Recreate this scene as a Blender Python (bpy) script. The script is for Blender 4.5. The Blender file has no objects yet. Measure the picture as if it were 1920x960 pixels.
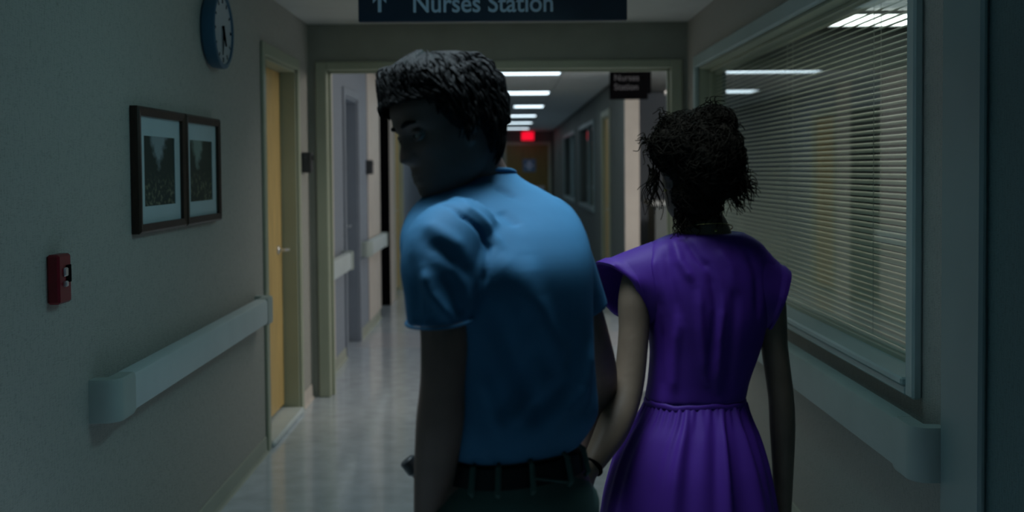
import bpy, bmesh, math, random
import numpy as np
from mathutils import Vector, Matrix
from mathutils.bvhtree import BVHTree

random.seed(7)
np.random.seed(7)
sc = bpy.context.scene
COL = sc.collection

# ------------------------------------------------------------------ camera
FPX, SHY = 2000.0, -95.3
PITCH, ROLL, YAW = math.radians(1.953), math.radians(-0.455), math.radians(0.33)
CAM = np.array([0.0, 0.0, 1.5])


def cam_matrix():
    cy, sy = math.cos(YAW), math.sin(YAW)
    rz = np.array([[cy, -sy, 0], [sy, cy, 0], [0, 0, 1]])
    b = np.array([[1, 0, 0], [0, 0, -1], [0, 1, 0.0]])
    c, s = math.cos(PITCH), math.sin(PITCH)
    rx = np.array([[1, 0, 0], [0, c, -s], [0, s, c]])
    c, s = math.cos(ROLL), math.sin(ROLL)
    rr = np.array([[c, -s, 0], [s, c, 0], [0, 0, 1]])
    return rr @ rx @ b @ rz


RC = cam_matrix()


def W(px, py, y):
    """world point seen at photo pixel (px,py) at corridor distance y"""
    d = RC.T @ np.array([(px - 960) / FPX, (py - 480 - SHY) / FPX, 1.0])
    return Vector(CAM + d * (y / d[1]))


cd = bpy.data.cameras.new('camera')
cam = bpy.data.objects.new('camera', cd)
COL.objects.link(cam)
cd.sensor_width = 36.0
cd.lens = 36.0 * FPX / 1920.0
cd.shift_y = SHY / 1920.0
cd.clip_start = 0.05
cd.clip_end = 100
m4 = Matrix.Identity(4)
for i in range(3):
    m4[i][0] = RC[0][i]
    m4[i][1] = -RC[1][i]
    m4[i][2] = -RC[2][i]
    m4[i][3] = CAM[i]
cam.matrix_world = m4
cd.dof.use_dof = True
cd.dof.focus_distance = 2.9
cd.dof.aperture_fstop = cd.lens / 14.0
sc.camera = cam

# ------------------------------------------------------------------ world, exposure
world = bpy.data.worlds.new('world')
sc.world = world
world.use_nodes = True
bgn = world.node_tree.nodes['Background']
bgn.inputs[0].default_value = (0.10, 0.30, 0.36, 1)
bgn.inputs[1].default_value = 0.02
sc.view_settings.view_transform = 'Standard'
sc.view_settings.look = 'None'
sc.view_settings.gamma = 1.0
sc.view_settings.exposure = 0.0


def area_lamp(name, loc, sx, sy, power, col, spread=180, rot=(0, 0, 0)):
    l = bpy.data.lights.new(name, 'AREA')
    l.shape = 'RECTANGLE'
    l.size, l.size_y = sx, sy
    l.energy = power
    l.color = col
    l.spread = math.radians(spread)
    o = bpy.data.objects.new(name, l)
    o.location = loc
    o.rotation_euler = rot
    COL.objects.link(o)
    return o


# lamps added out of view (panels further down), besides the nurses' station one
area_lamp('fill_ahead_of_people', (0.45, 3.35, 2.33), 0.28, 1.0, 3.1, (0.42, 0.92, 1.0), 165, (0, math.radians(34), 0))  # unseen fill, tilted to wash the left wall
area_lamp('fill_over_people', (-0.14, 2.02, 2.40), 1.0, 0.45, 6.0, (0.72, 0.90, 1.0), 74)  # added for more top light on the shoulders
area_lamp('fill_by_doorway', (-0.1, 6.15, 2.40), 1.1, 0.5, 5.0, (0.98, 0.97, 0.92), 125)  # added behind the sign to brighten the floor
area_lamp('fill_behind', (0.45, -0.9, 2.33), 0.28, 1.0, 2.4, (0.08, 0.78, 1.0), 125, (0, math.radians(38), 0))  # unseen teal fill, aimed at the left wall only
area_lamp('lamp_nurses_station', (3.2, 8.2, 2.30), 0.6, 0.6, 60.0, (1.0, 0.91, 0.83), 180, (0, math.radians(40), 0))

area_lamp('fill_on_slats', (1.72, 4.3, 2.38), 0.4, 1.6, 5.0, (0.92, 0.98, 0.88), 150)  # added out of view to brighten the blind's slats
HALL_EMIT = 2.8

# ------------------------------------------------------------------ materials


def mat(name, col, rough=0.6, spec=0.4, metal=0.0, bump=0.0, bscale=60.0, var=0.0, vscale=6.0, sheen=0.0,
        coat=0.0, emit=None, estr=0.0, stretch=None, var2=None):
    m = bpy.data.materials.new(name)
    m.use_nodes = True
    nt = m.node_tree
    p = nt.nodes['Principled BSDF']
    p.inputs['Base Color'].default_value = (*col, 1)
    p.inputs['Roughness'].default_value = rough
    p.inputs['Specular IOR Level'].default_value = spec
    p.inputs['Metallic'].default_value = metal
    p.inputs['Coat Weight'].default_value = coat
    if sheen:
        p.inputs['Sheen Weight'].default_value = sheen
        p.inputs['Sheen Roughness'].default_value = 0.4
    if emit:
        p.inputs['Emission Color'].default_value = (*emit, 1)
        p.inputs['Emission Strength'].default_value = estr
    tc = None
    if bump or var:
        tc = nt.nodes.new('ShaderNodeTexCoord')
        mp = nt.nodes.new('ShaderNodeMapping')
        if stretch:
            mp.inputs['Scale'].default_value = stretch
        nt.links.new(tc.outputs['Object'], mp.inputs['Vector'])
    if var:
        n = nt.nodes.new('ShaderNodeTexNoise')
        n.inputs['Scale'].default_value = vscale
        n.inputs['Detail'].default_value = 6
        nt.links.new(mp.outputs[0], n.inputs['Vector'])
        cr = nt.nodes.new('ShaderNodeValToRGB')
        c2 = var2 or tuple(c * (1 - var) for c in col)
        c1 = tuple(min(1, c * (1 + var)) for c in col) if not var2 else col
        cr.color_ramp.elements[0].position = 0.3
        cr.color_ramp.elements[1].position = 0.7
        cr.color_ramp.elements[0].color = (*c2, 1)
        cr.color_ramp.elements[1].color = (*c1, 1)
        nt.links.new(n.outputs['Fac'], cr.inputs['Fac'])
        nt.links.new(cr.outputs['Color'], p.inputs['Base Color'])
    if bump:
        n2 = nt.nodes.new('ShaderNodeTexNoise')
        n2.inputs['Scale'].default_value = bscale
        n2.inputs['Detail'].default_value = 4
        nt.links.new(mp.outputs[0], n2.inputs['Vector'])
        b = nt.nodes.new('ShaderNodeBump')
        b.inputs['Strength'].default_value = bump
        b.inputs['Distance'].default_value = 0.01
        nt.links.new(n2.outputs['Fac'], b.inputs['Height'])
        nt.links.new(b.outputs['Normal'], p.inputs['Normal'])
    return m


def wall_vinyl(name, col):
    """woven vinyl wallcovering: crossed fine threads, soft mottling"""
    m = mat(name, col, 0.62, 0.3)
    nt = m.node_tree
    p = nt.nodes['Principled BSDF']
    tc = nt.nodes.new('ShaderNodeTexCoord')
    outs = []
    for s in ((220, 220, 30), (60, 60, 320)):
        mp = nt.nodes.new('ShaderNodeMapping')
        mp.inputs['Scale'].default_value = s
        nt.links.new(tc.outputs['Object'], mp.inputs['Vector'])
        n = nt.nodes.new('ShaderNodeTexNoise')
        n.inputs['Scale'].default_value = 1.0
        n.inputs['Detail'].default_value = 3
        nt.links.new(mp.outputs[0], n.inputs['Vector'])
        outs.append(n.outputs['Fac'])
    ad = nt.nodes.new('ShaderNodeMath')
    ad.operation = 'ADD'
    nt.links.new(outs[0], ad.inputs[0])
    nt.links.new(outs[1], ad.inputs[1])
    b = nt.nodes.new('ShaderNodeBump')
    b.inputs['Strength'].default_value = 0.55
    b.inputs['Distance'].default_value = 0.004
    nt.links.new(ad.outputs[0], b.inputs['Height'])
    nt.links.new(b.outputs['Normal'], p.inputs['Normal'])
    cr = nt.nodes.new('ShaderNodeValToRGB')
    cr.color_ramp.elements[0].position = 0.7
    cr.color_ramp.elements[1].position = 1.3 if False else 1.0
    cr.color_ramp.elements[0].color = (*[c * 0.80 for c in col], 1)
    cr.color_ramp.elements[1].color = (*[min(1, c * 1.08) for c in col], 1)
    nt.links.new(ad.outputs[0], cr.inputs['Fac'])
    nt.links.new(cr.outputs['Color'], p.inputs['Base Color'])
    return m


M = {}
M['wall'] = wall_vinyl('wall_vinyl', (0.40, 0.40, 0.37))
M['wall_hall'] = wall_vinyl('hall_vinyl', (0.27, 0.31, 0.37))
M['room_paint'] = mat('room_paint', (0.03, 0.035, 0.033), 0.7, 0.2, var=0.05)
M['bounce_cut'] = mat('bounce_cut_dark', (0.04, 0.045, 0.05), 0.95, 0.1, bump=0.3, bscale=300, var=0.2)
M['wall_near'] = wall_vinyl('wall_vinyl_dark_teal', (0.10, 0.17, 0.18))
M['wall_cream'] = mat('cream_and_lit_paint', (0.62, 0.57, 0.52), 0.6, 0.3, bump=0.05, bscale=200, var=0.05)
M['wall_dark'] = mat('dark_paint', (0.13, 0.15, 0.14), 0.6, 0.3, bump=0.05, bscale=200, var=0.05)
M['header'] = mat('header_paint', (0.30, 0.32, 0.28), 0.65, 0.3, bump=0.06, bscale=200, var=0.06)
M['frame'] = mat('green_grey_enamel', (0.39, 0.43, 0.33), 0.4, 0.45, var=0.05, vscale=3)
M['frame_teal'] = mat('pale_enamel', (0.25, 0.34, 0.345), 0.4, 0.45, var=0.05, vscale=3)
M['window_enamel'] = mat('window_enamel', (0.42, 0.53, 0.53), 0.4, 0.45, var=0.05, vscale=3)
M['rail'] = mat('rail_vinyl', (0.58, 0.66, 0.68), 0.45, 0.4, bump=0.04, bscale=300, var=0.05, vscale=5)
M['rail_cap_and_shade'] = mat('rail_cap_and_shade_vinyl', (0.40, 0.47, 0.45), 0.45, 0.4, bump=0.04, bscale=300, var=0.05, vscale=5)
M['base'] = mat('cove_base', (0.38, 0.41, 0.35), 0.5, 0.4, var=0.06, vscale=3)
M['ceiling'] = mat('ceiling_paint', (0.60, 0.62, 0.60), 0.8, 0.2, bump=0.08, bscale=250, var=0.04)
M['tile'] = mat('ceiling_tile', (0.74, 0.76, 0.74), 0.85, 0.2, bump=0.2, bscale=160, var=0.06, vscale=14)
M['oak'] = mat('oak_veneer', (0.60, 0.42, 0.16), 0.38, 0.5, var=0.2, vscale=3.0, stretch=(14, 14, 1.0), bump=0.03, bscale=8)
M['oak_dark'] = mat('dark_oak_veneer', (0.20, 0.145, 0.04), 0.45, 0.4, var=0.2, vscale=3.0, stretch=(14, 14, 1.0))
M['door_grey'] = mat('grey_door_paint', (0.25, 0.29, 0.35), 0.5, 0.4, var=0.05)
M['metal'] = mat('brushed_steel', (0.72, 0.74, 0.76), 0.38, 0.5, metal=1.0, var=0.05, vscale=30)
M['black'] = mat('black_plastic_and_shade', (0.004, 0.004, 0.005), 0.8, 0.0, var=0.2, vscale=20)
M['dark_grey'] = mat('dark_grey_plastic', (0.05, 0.055, 0.06), 0.45, 0.4, var=0.2, vscale=20)
M['sign'] = mat('sign_navy', (0.012, 0.030, 0.060), 0.4, 0.4, var=0.15, vscale=4)
M['sign_text'] = mat('sign_lettering', (0.60, 0.76, 0.95), 0.5, 0.3, var=0.04)
M['sign_dim'] = mat('sign_lettering_dim', (0.10, 0.10, 0.115), 0.5, 0.3, var=0.04)
M['red'] = mat('alarm_red', (0.20, 0.006, 0.016), 0.35, 0.5, var=0.1, vscale=15)
M['white'] = mat('white_plastic', (0.72, 0.74, 0.74), 0.4, 0.4, var=0.03)
M['walnut'] = mat('walnut_frame', (0.030, 0.016, 0.010), 0.4, 0.4, var=0.3, vscale=8, stretch=(20, 2, 2))
M['mat_board'] = mat('mat_board', (0.50, 0.60, 0.64), 0.8, 0.2, bump=0.05, bscale=300, var=0.03)
M['clock_blue'] = mat('clock_rim_blue', (0.03, 0.10, 0.17), 0.4, 0.45, var=0.1)
M['clock_face'] = mat('clock_face', (0.36, 0.40, 0.45), 0.35, 0.5, var=0.04)
M['slat'] = mat('slat_enamel', (0.84, 0.83, 0.70), 0.38, 0.45, var=0.05, vscale=2)
M['cord'] = mat('blind_cord', (0.6, 0.6, 0.55), 0.8, 0.2, var=0.1, vscale=40)
M['light_frame'] = mat('fixture_white', (0.7, 0.72, 0.72), 0.5, 0.3, var=0.03)
M['desk'] = mat('desk_laminate', (0.25, 0.28, 0.29), 0.45, 0.4, var=0.06)
M['skin_boy'] = mat('skin_young_man', (0.17, 0.11, 0.092), 0.55, 0.3, bump=0.025, bscale=220, var=0.1, vscale=18)
M['skin_girl'] = mat('skin_young_woman', (0.17, 0.125, 0.09), 0.55, 0.3, bump=0.025, bscale=220, var=0.1, vscale=18)
M['lip'] = mat('lip_skin', (0.30, 0.12, 0.10), 0.45, 0.4, var=0.1, vscale=50)
M['eye'] = mat('eye_white', (0.22, 0.21, 0.20), 0.15, 0.5, var=0.05)
M['iris'] = mat('iris_dark', (0.03, 0.02, 0.012), 0.1, 0.5, var=0.2, vscale=200)
M['hair_boy'] = mat('hair_black_brown', (0.0055, 0.006, 0.0065), 0.55, 0.12, var=0.35, vscale=60, bump=0.5, bscale=180, stretch=(1, 1, 0.3))
M['hair_girl'] = mat('hair_dark_brown', (0.012, 0.010, 0.007), 0.8, 0.08, var=0.4, vscale=60, bump=0.4, bscale=150)
M['shirt'] = mat('shirt_blue_cotton', (0.034, 0.150, 0.29), 0.75, 0.25, bump=0.05, bscale=500, var=0.08, vscale=9)
M['trousers'] = mat('trousers_green_cotton', (0.055, 0.105, 0.095), 0.85, 0.2, bump=0.15, bscale=500, var=0.12, vscale=9)
M['belt'] = mat('belt_leather', (0.010, 0.010, 0.012), 0.5, 0.35, bump=0.1, bscale=200, var=0.2)
M['shoe'] = mat('shoe_leather', (0.02, 0.02, 0.02), 0.5, 0.4, var=0.2)
M['dress'] = mat('dress_purple_cotton', (0.070, 0.018, 0.255), 0.58, 0.3, bump=0.05, bscale=450, var=0.08, vscale=8)
M['gold'] = mat('gold', (0.75, 0.55, 0.2), 0.25, 0.5, metal=1.0, var=0.05)
M['exit'] = mat('exit_red_lit', (0.3, 0.0, 0.01), 0.4, 0.3, emit=(1.0, 0.004, 0.03), estr=0.95)
M['blue_sign'] = mat('blue_sign', (0.10, 0.20, 0.34), 0.5, 0.4, var=0.05)


def emitter(name, col, strength):
    m = mat(name, (0.8, 0.8, 0.8), 0.5, 0.2, emit=col, estr=strength)
    return m


M['lit'] = emitter('diffuser_lit', (0.72, 0.90, 1.0), HALL_EMIT)
M['lit_near'] = emitter('diffuser_fill', (0.65, 0.92, 1.0), 0.3)  # weak glow on the panels of the added lamps
M['lit_room'] = emitter('diffuser_room', (0.90, 0.96, 0.92), 4.0)
M['lit_warm'] = emitter('diffuser_station', (1.0, 0.9, 0.82), 1.6)

# glass that mirrors by Fresnel
g = bpy.data.materials.new('window_glass')
g.use_nodes = True
nt = g.node_tree
nt.nodes.remove(nt.nodes['Principled BSDF'])
tr = nt.nodes.new('ShaderNodeBsdfTransparent')
tr.inputs[0].default_value = (0.92, 0.96, 0.95, 1)
gl = nt.nodes.new('ShaderNodeBsdfGlossy')
gl.inputs['Roughness'].default_value = 0.02
geo = nt.nodes.new('ShaderNodeNewGeometry')
dt = nt.nodes.new('ShaderNodeVectorMath')
dt.operation = 'DOT_PRODUCT'
nt.links.new(geo.outputs['Normal'], dt.inputs[0])
nt.links.new(geo.outputs['Incoming'], dt.inputs[1])


def gm(op, a, b=0.0):
    q = nt.nodes.new('ShaderNodeMath')
    q.operation = op
    for k, v in enumerate((a, b)):
        if isinstance(v, (int, float)):
            q.inputs[k].default_value = v
        else:
            nt.links.new(v, q.inputs[k])
    return q.outputs[0]


schlick = gm('ADD', gm('MULTIPLY', gm('POWER', gm('SUBTRACT', 1.0, gm('ABSOLUTE', dt.outputs['Value'])), 5.0), 0.95), 0.05)
mx = nt.nodes.new('ShaderNodeMixShader')
nt.links.new(schlick, mx.inputs[0])
nt.links.new(tr.outputs[0], mx.inputs[1])
nt.links.new(gl.outputs[0], mx.inputs[2])
nt.links.new(mx.outputs[0], nt.nodes['Material Output'].inputs[0])
M['glass'] = g

# polished floor, pale vinyl with darker flecks
fm = mat('polished_vinyl_floor', (0.58, 0.65, 0.72), 0.15, 0.55, coat=0.5, var=0.12, vscale=9)
fm.node_tree.nodes['Principled BSDF'].inputs['Coat Roughness'].default_value = 0.08
nt = fm.node_tree
tcn = nt.nodes.new('ShaderNodeTexCoord')
nz = nt.nodes.new('ShaderNodeTexNoise')
nz.inputs['Scale'].default_value = 2.2
nz.inputs['Detail'].default_value = 2
bpn = nt.nodes.new('ShaderNodeBump')
bpn.inputs['Strength'].default_value = 0.06
bpn.inputs['Distance'].default_value = 0.02
nt.links.new(tcn.outputs['Object'], nz.inputs['Vector'])
nt.links.new(nz.outputs['Fac'], bpn.inputs['Height'])
nt.links.new(bpn.outputs['Normal'], nt.nodes['Principled BSDF'].inputs['Normal'])
M['floor'] = fm
M['floor_strip'] = mat('floor_strip_pale', (0.55, 0.57, 0.62), 0.16, 0.5, coat=0.2, var=0.05)


def landscape(name, seed, sky, dark, gap):
    """painted woodland print: pale vertical clearing between dark trees (z up, y across, object space)"""
    m = mat(name, dark, 0.55, 0.3)
    nt = m.node_tree
    p = nt.nodes['Principled BSDF']
    tc = nt.nodes.new('ShaderNodeTexCoord')
    sx = nt.nodes.new('ShaderNodeSeparateXYZ')
    nt.links.new(tc.outputs['Generated'], sx.inputs[0])
    n = nt.nodes.new('ShaderNodeTexNoise')
    n.inputs['Scale'].default_value = 9
    n.inputs['Detail'].default_value = 6
    mp = nt.nodes.new('ShaderNodeMapping')
    mp.inputs['Location'].default_value = (seed, seed, seed)
    nt.links.new(tc.outputs['Generated'], mp.inputs[0])
    nt.links.new(mp.outputs[0], n.inputs['Vector'])

    def math_(op, a, b):
        q = nt.nodes.new('ShaderNodeMath')
        q.operation = op
        for k, v in enumerate((a, b)):
            if isinstance(v, (int, float)):
                q.inputs[k].default_value = v
            else:
                nt.links.new(v, q.inputs[k])
        return q.outputs[0]
    dy = math_('ABSOLUTE', math_('SUBTRACT', sx.outputs['Y'], gap), 0)
    # opening widens with height
    e = math_('SUBTRACT', math_('MULTIPLY', math_('SUBTRACT', sx.outputs['Z'], 0.42), 0.55), dy)
    e = math_('ADD', math_('MULTIPLY', e, 3.5), math_('MULTIPLY', math_('SUBTRACT', n.outputs['Fac'], 0.35), 1.1))
    cr = nt.nodes.new('ShaderNodeValToRGB')
    cr.color_ramp.elements[0].position = 0.15
    cr.color_ramp.elements[1].position = 0.6
    cr.color_ramp.elements[0].color = (*dark, 1)
    cr.color_ramp.elements[1].color = (*sky, 1)
    nt.links.new(e, cr.inputs[0])
    cr2 = nt.nodes.new('ShaderNodeValToRGB')
    cr2.color_ramp.elements[0].position = 0.52
    cr2.color_ramp.elements[1].position = 0.7
    cr2.color_ramp.elements[0].color = (0, 0, 0, 1)
    cr2.color_ramp.elements[1].color = (0.20, 0.19, 0.12, 1)
    n3 = nt.nodes.new('ShaderNodeTexNoise')
    n3.inputs['Scale'].default_value = 16
    nt.links.new(mp.outputs[0], n3.inputs['Vector'])
    nt.links.new(n3.outputs['Fac'], cr2.inputs[0])
    low = math_('SUBTRACT', 0.5, sx.outputs['Z'])
    lowc = nt.nodes.new('ShaderNodeClamp')
    nt.links.new(math_('MULTIPLY', low, 4.0), lowc.inputs[0])
    mxn = nt.nodes.new('ShaderNodeMixRGB')
    mxn.blend_type = 'ADD'
    nt.links.new(lowc.outputs[0], mxn.inputs[0])
    nt.links.new(cr.outputs[0], mxn.inputs[1])
    nt.links.new(cr2.outputs[0], mxn.inputs[2])
    nt.links.new(mxn.outputs[0], p.inputs['Base Color'])
    return m


M['print_a'] = landscape('woodland_print_a', 1.3, (0.26, 0.33, 0.36), (0.012, 0.035, 0.030), 0.48)
M['print_b'] = landscape('woodland_print_b', 4.1, (0.22, 0.30, 0.27), (0.018, 0.036, 0.024), 0.36)

# ------------------------------------------------------------------ mesh helpers


def finish(name, bm, m, parent=None, smooth=False, autosmooth=None):
    me = bpy.data.meshes.new(name)
    bmesh.ops.recalc_face_normals(bm, faces=bm.faces)
    bm.to_mesh(me)
    bm.free()
    me.materials.append(m)
    if smooth:
        for p in me.polygons:
            p.use_smooth = True
        if autosmooth:
            me.set_sharp_from_angle(angle=math.radians(autosmooth))
    o = bpy.data.objects.new(name, me)
    COL.objects.link(o)
    if parent is not None:
        o.parent = parent
        o.matrix_parent_inverse = Matrix.Translation(-world_loc(parent))
    return o


def world_loc(o):
    # parents here are never rotated or scaled
    return Vector(o.location) + (Vector((0, 0, 0)) if o.parent is None else Vector((0, 0, 0)))


def box(bm, x0, x1, y0, y1, z0, z1, bev=0.0, seg=1):
    t = bmesh.new()
    vs = [t.verts.new((x, y, z)) for x in (x0, x1) for y in (y0, y1) for z in (z0, z1)]
    for f in ((0, 1, 3, 2), (4, 6, 7, 5), (0, 4, 5, 1), (2, 3, 7, 6), (0, 2, 6, 4), (1, 5, 7, 3)):
        t.faces.new([vs[i] for i in f])
    bmesh.ops.recalc_face_normals(t, faces=t.faces)
    if bev:
        bmesh.ops.bevel(t, geom=list(t.edges), offset=bev, segments=seg, profile=0.5, affect='EDGES')
    merge(bm, t)


def merge(bm, t):
    me = bpy.data.meshes.new('tmp')
    t.to_mesh(me)
    t.free()
    bm.from_mesh(me)
    bpy.data.meshes.remove(me)


def boxes(*args, bev=0.0):
    bm = bmesh.new()
    for a in args:
        box(bm, *a, bev=bev)
    return bm


def ring_loft(bm, rings, caps=True):
    """rings: list of lists of Vectors of equal length"""
    vv = [[bm.verts.new(p) for p in r] for r in rings]
    n = len(vv[0])
    for a, b in zip(vv[:-1], vv[1:]):
        for i in range(n):
            j = (i + 1) % n
            bm.faces.new((a[i], a[j], b[j], b[i]))
    if caps:
        bm.faces.new(vv[0][::-1])
        bm.faces.new(vv[-1])
    return vv


def crom(vals, n):
    """Catmull-Rom through a list of float arrays, n steps per span"""
    v = [np.array(x, float) for x in vals]
    v = [2 * v[0] - v[1]] + v + [2 * v[-1] - v[-2]]
    out = []
    for i in range(1, len(v) - 2):
        for k in range(n):
            t = k / n
            out.append(0.5 * ((2 * v[i]) + (-v[i - 1] + v[i + 1]) * t + (2 * v[i - 1] - 5 * v[i] + 4 * v[i + 1] - v[i + 2]) * t * t
                              + (-v[i - 1] + 3 * v[i] - 3 * v[i + 1] + v[i + 2]) * t ** 3))
    out.append(v[-2])
    return out


def ell(c, u, v, n=32, e=2.0):
    r = []
    for i in range(n):
        t = 2 * math.pi * i / n
        ct, st = math.cos(t), math.sin(t)
        cx = math.copysign(abs(ct) ** (2 / e), ct)
        sx = math.copysign(abs(st) ** (2 / e), st)
        r.append(Vector(c) + Vector(u) * cx + Vector(v) * sx)
    return r


def torso(bm, rows, sub=5, n=40, e=2.3):
    """rows: (centre, a, b, yaw) horizontal sections"""
    arr = crom([[*c, a, b, y] for c, a, b, y in rows], sub)
    rings = []
    for q in arr:
        r = Vector((math.cos(q[5]), math.sin(q[5]), 0))
        f = Vector((-math.sin(q[5]), math.cos(q[5]), 0))
        rings.append(ell(q[:3], r * q[3], f * q[4], n, e))
    ring_loft(bm, rings)


def limb(bm, pts, sub=5, n=20, side=Vector((1, 0, 0)), round_ends=True):
    """pts: (Vector, ra, rb); a tapered tube with rounded ends"""
    arr = crom([[*p, a, b] for p, a, b in pts], sub)
    rings = []
    for i, q in enumerate(arr):
        p0 = Vector(arr[max(i - 1, 0)][:3])
        p1 = Vector(arr[min(i + 1, len(arr) - 1)][:3])
        t = (p1 - p0).normalized()
        s = (side - t * side.dot(t)).normalized()
        b = t.cross(s)
        c = Vector(q[:3])
        a_, b_ = max(q[3], 1e-4), max(q[4], 1e-4)
        if round_ends and i == 0:
            for k, f in ((0.9, 0.42), (0.55, 0.83)):
                rings.append(ell(c - t * a_ * k * 0.9, s * a_ * f, b * b_ * f, n))
        rings.append(ell(c, s * a_, b * b_, n))
        if round_ends and i == len(arr) - 1:
            for k, f in ((0.55, 0.83), (0.9, 0.42)):
                rings.append(ell(c + t * a_ * k * 0.9, s * a_ * f, b * b_ * f, n))
    ring_loft(bm, rings)


def tube(bm, pts, radii, n=8):
    rings = []
    pts = [Vector(p) for p in pts]
    up = Vector((0.31, 0.52, 0.79)).normalized()
    for i, p in enumerate(pts):
        t = (pts[min(i + 1, len(pts) - 1)] - pts[max(i - 1, 0)])
        if t.length < 1e-9:
            t = Vector((0, 0, 1))
        t.normalize()
        s = up - t * up.dot(t)
        s.normalize()
        b = t.cross(s)
        r = radii[i] if hasattr(radii, '__len__') else radii
        rings.append(ell(p, s * r, b * r, n))
    ring_loft(bm, rings)


def lathe_x(bm, cx, cy, cz, prof, n=48):
    """lathe about the X axis: prof of (x offset, radius)"""
    rings = []
    for dx, r in prof:
        rings.append([Vector((cx + dx, cy + r * math.cos(2 * math.pi * i / n), cz + r * math.sin(2 * math.pi * i / n))) for i in range(n)])
    ring_loft(bm, rings)


def sphere(bm, c, r, seg=20, rings=12, scale=(1, 1, 1)):
    t = bmesh.new()
    bmesh.ops.create_uvsphere(t, u_segments=seg, v_segments=rings, radius=r)
    for v in t.verts:
        v.co = Vector((v.co.x * scale[0], v.co.y * scale[1], v.co.z * scale[2])) + Vector(c)
    merge(bm, t)


def modded(name, bm, m, parent, voxel, smooth=4, factor=0.5):
    """voxel fuse + smooth, applied"""
    me = bpy.data.meshes.new(name)
    bmesh.ops.recalc_face_normals(bm, faces=bm.faces)
    bm.to_mesh(me)
    bm.free()
    o = bpy.data.objects.new(name, me)
    COL.objects.link(o)
    r = o.modifiers.new('r', 'REMESH')
    r.mode = 'VOXEL'
    r.voxel_size = voxel
    s = o.modifiers.new('s', 'SMOOTH')
    s.factor = factor
    s.iterations = smooth
    bpy.context.view_layer.update()
    dg = bpy.context.evaluated_depsgraph_get()
    me2 = bpy.data.meshes.new_from_object(o.evaluated_get(dg))
    o.modifiers.clear()
    o.data = me2
    bpy.data.meshes.remove(me)
    me2.name = name
    me2.materials.clear()
    me2.materials.append(m)
    for p in me2.polygons:
        p.use_smooth = True
    if parent is not None:
        o.parent = parent
        o.matrix_parent_inverse = Matrix.Translation(-world_loc(parent))
    return o


def coords(o):
    me = o.data
    n = len(me.vertices)
    co = np.empty(n * 3)
    me.vertices.foreach_get('co', co)
    no = np.empty(n * 3)
    me.vertex_normals.foreach_get('vector', no)
    return co.reshape(-1, 3), no.reshape(-1, 3)


def set_coords(o, co):
    o.data.vertices.foreach_set('co', co.reshape(-1))
    o.data.update()


def seg_dist(co, p0, p1):
    p0, p1 = np.array(p0), np.array(p1)
    d = p1 - p0
    L = np.linalg.norm(d)
    t = np.clip(((co - p0) @ d) / (L * L), 0, 1)
    return np.linalg.norm(co - (p0 + t[:, None] * d), axis=1), t


def folds(o, lst):
    """lst: (polyline of world points, half width, height) -> creases pressed along the normals"""
    co, no = coords(o)
    h = np.zeros(len(co))
    for pl, w, a in lst:
        best = np.full(len(co), 9.0)
        tt = np.zeros(len(co))
        n = len(pl) - 1
        for k in range(n):
            d, t = seg_dist(co, pl[k], pl[k + 1])
            u = d < best
            best[u] = d[u]
            tt[u] = (k + t[u]) / n
        taper = np.clip(np.minimum(tt, 1 - tt) * 4 + 0.25, 0, 1)
        h += a * np.exp(-(best / w) ** 2) * taper
    set_coords(o, co + no * h[:, None])


def tag(o, label, cat, group=None):
    o['label'] = label
    o['category'] = cat
    if group:
        o['group'] = group
    return o


def thing(name, label, cat, loc, group=None):
    o = bpy.data.objects.new(name, None)
    o.empty_display_size = 0.1
    o.location = loc
    COL.objects.link(o)
    return tag(o, label, cat, group)


def struct(name, bm, m, parent=None, smooth=False, autosmooth=None):
    o = finish(name, bm, m, parent, smooth, autosmooth)
    if parent is None:
        o['kind'] = 'structure'
    return o


def part(name, bm, m, parent, smooth=False, autosmooth=35):
    return finish(name, bm, m, parent, smooth, autosmooth)


def text_part(name, txt, size, mat_, parent, loc, rot, ext=0.0015, off=0.0, align='LEFT'):
    c = bpy.data.curves.new(name, 'FONT')
    c.body = txt
    c.size = size
    c.extrude = ext
    c.offset = off
    c.align_x = align
    o = bpy.data.objects.new(name, c)
    COL.objects.link(o)
    bpy.context.view_layer.update()
    me = bpy.data.meshes.new_from_object(o.evaluated_get(bpy.context.evaluated_depsgraph_get()))
    COL.objects.unlink(o)
    bpy.data.objects.remove(o)
    mw = Matrix.LocRotScale(Vector(loc), Matrix.Rotation(rot[2], 3, 'Z') @ Matrix.Rotation(rot[0], 3, 'X'), None)
    me.transform(mw)
    me.materials.clear()
    me.materials.append(mat_)
    q = bpy.data.objects.new(name, me)
    COL.objects.link(q)
    q.parent = parent
    q.matrix_parent_inverse = Matrix.Translation(-world_loc(parent))
    return q


# ================================================================== THE SHELL
XL, XR, T = -1.29, 1.20, 0.14
YB, YD, YD2, YE = -3.0, 7.03, 7.17, 27.0
ZC = 2.455

fl = struct('floor', boxes((-3.0, 4.6, YB - 0.2, YE + 0.3, -0.12, 0.0)), M['floor'])
part('floor_strip', boxes((XL + 0.005, XR - 0.005, 8.95, 9.75, -0.004, 0.0015)), M['floor_strip'], fl)

ce = struct('ceiling', boxes((-3.0, 4.6, YB - 0.2, YE + 0.3, ZC + 0.012, ZC + 0.13), (XL, XR, YB, YD, ZC, ZC + 0.02)), M['ceiling'])

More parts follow.
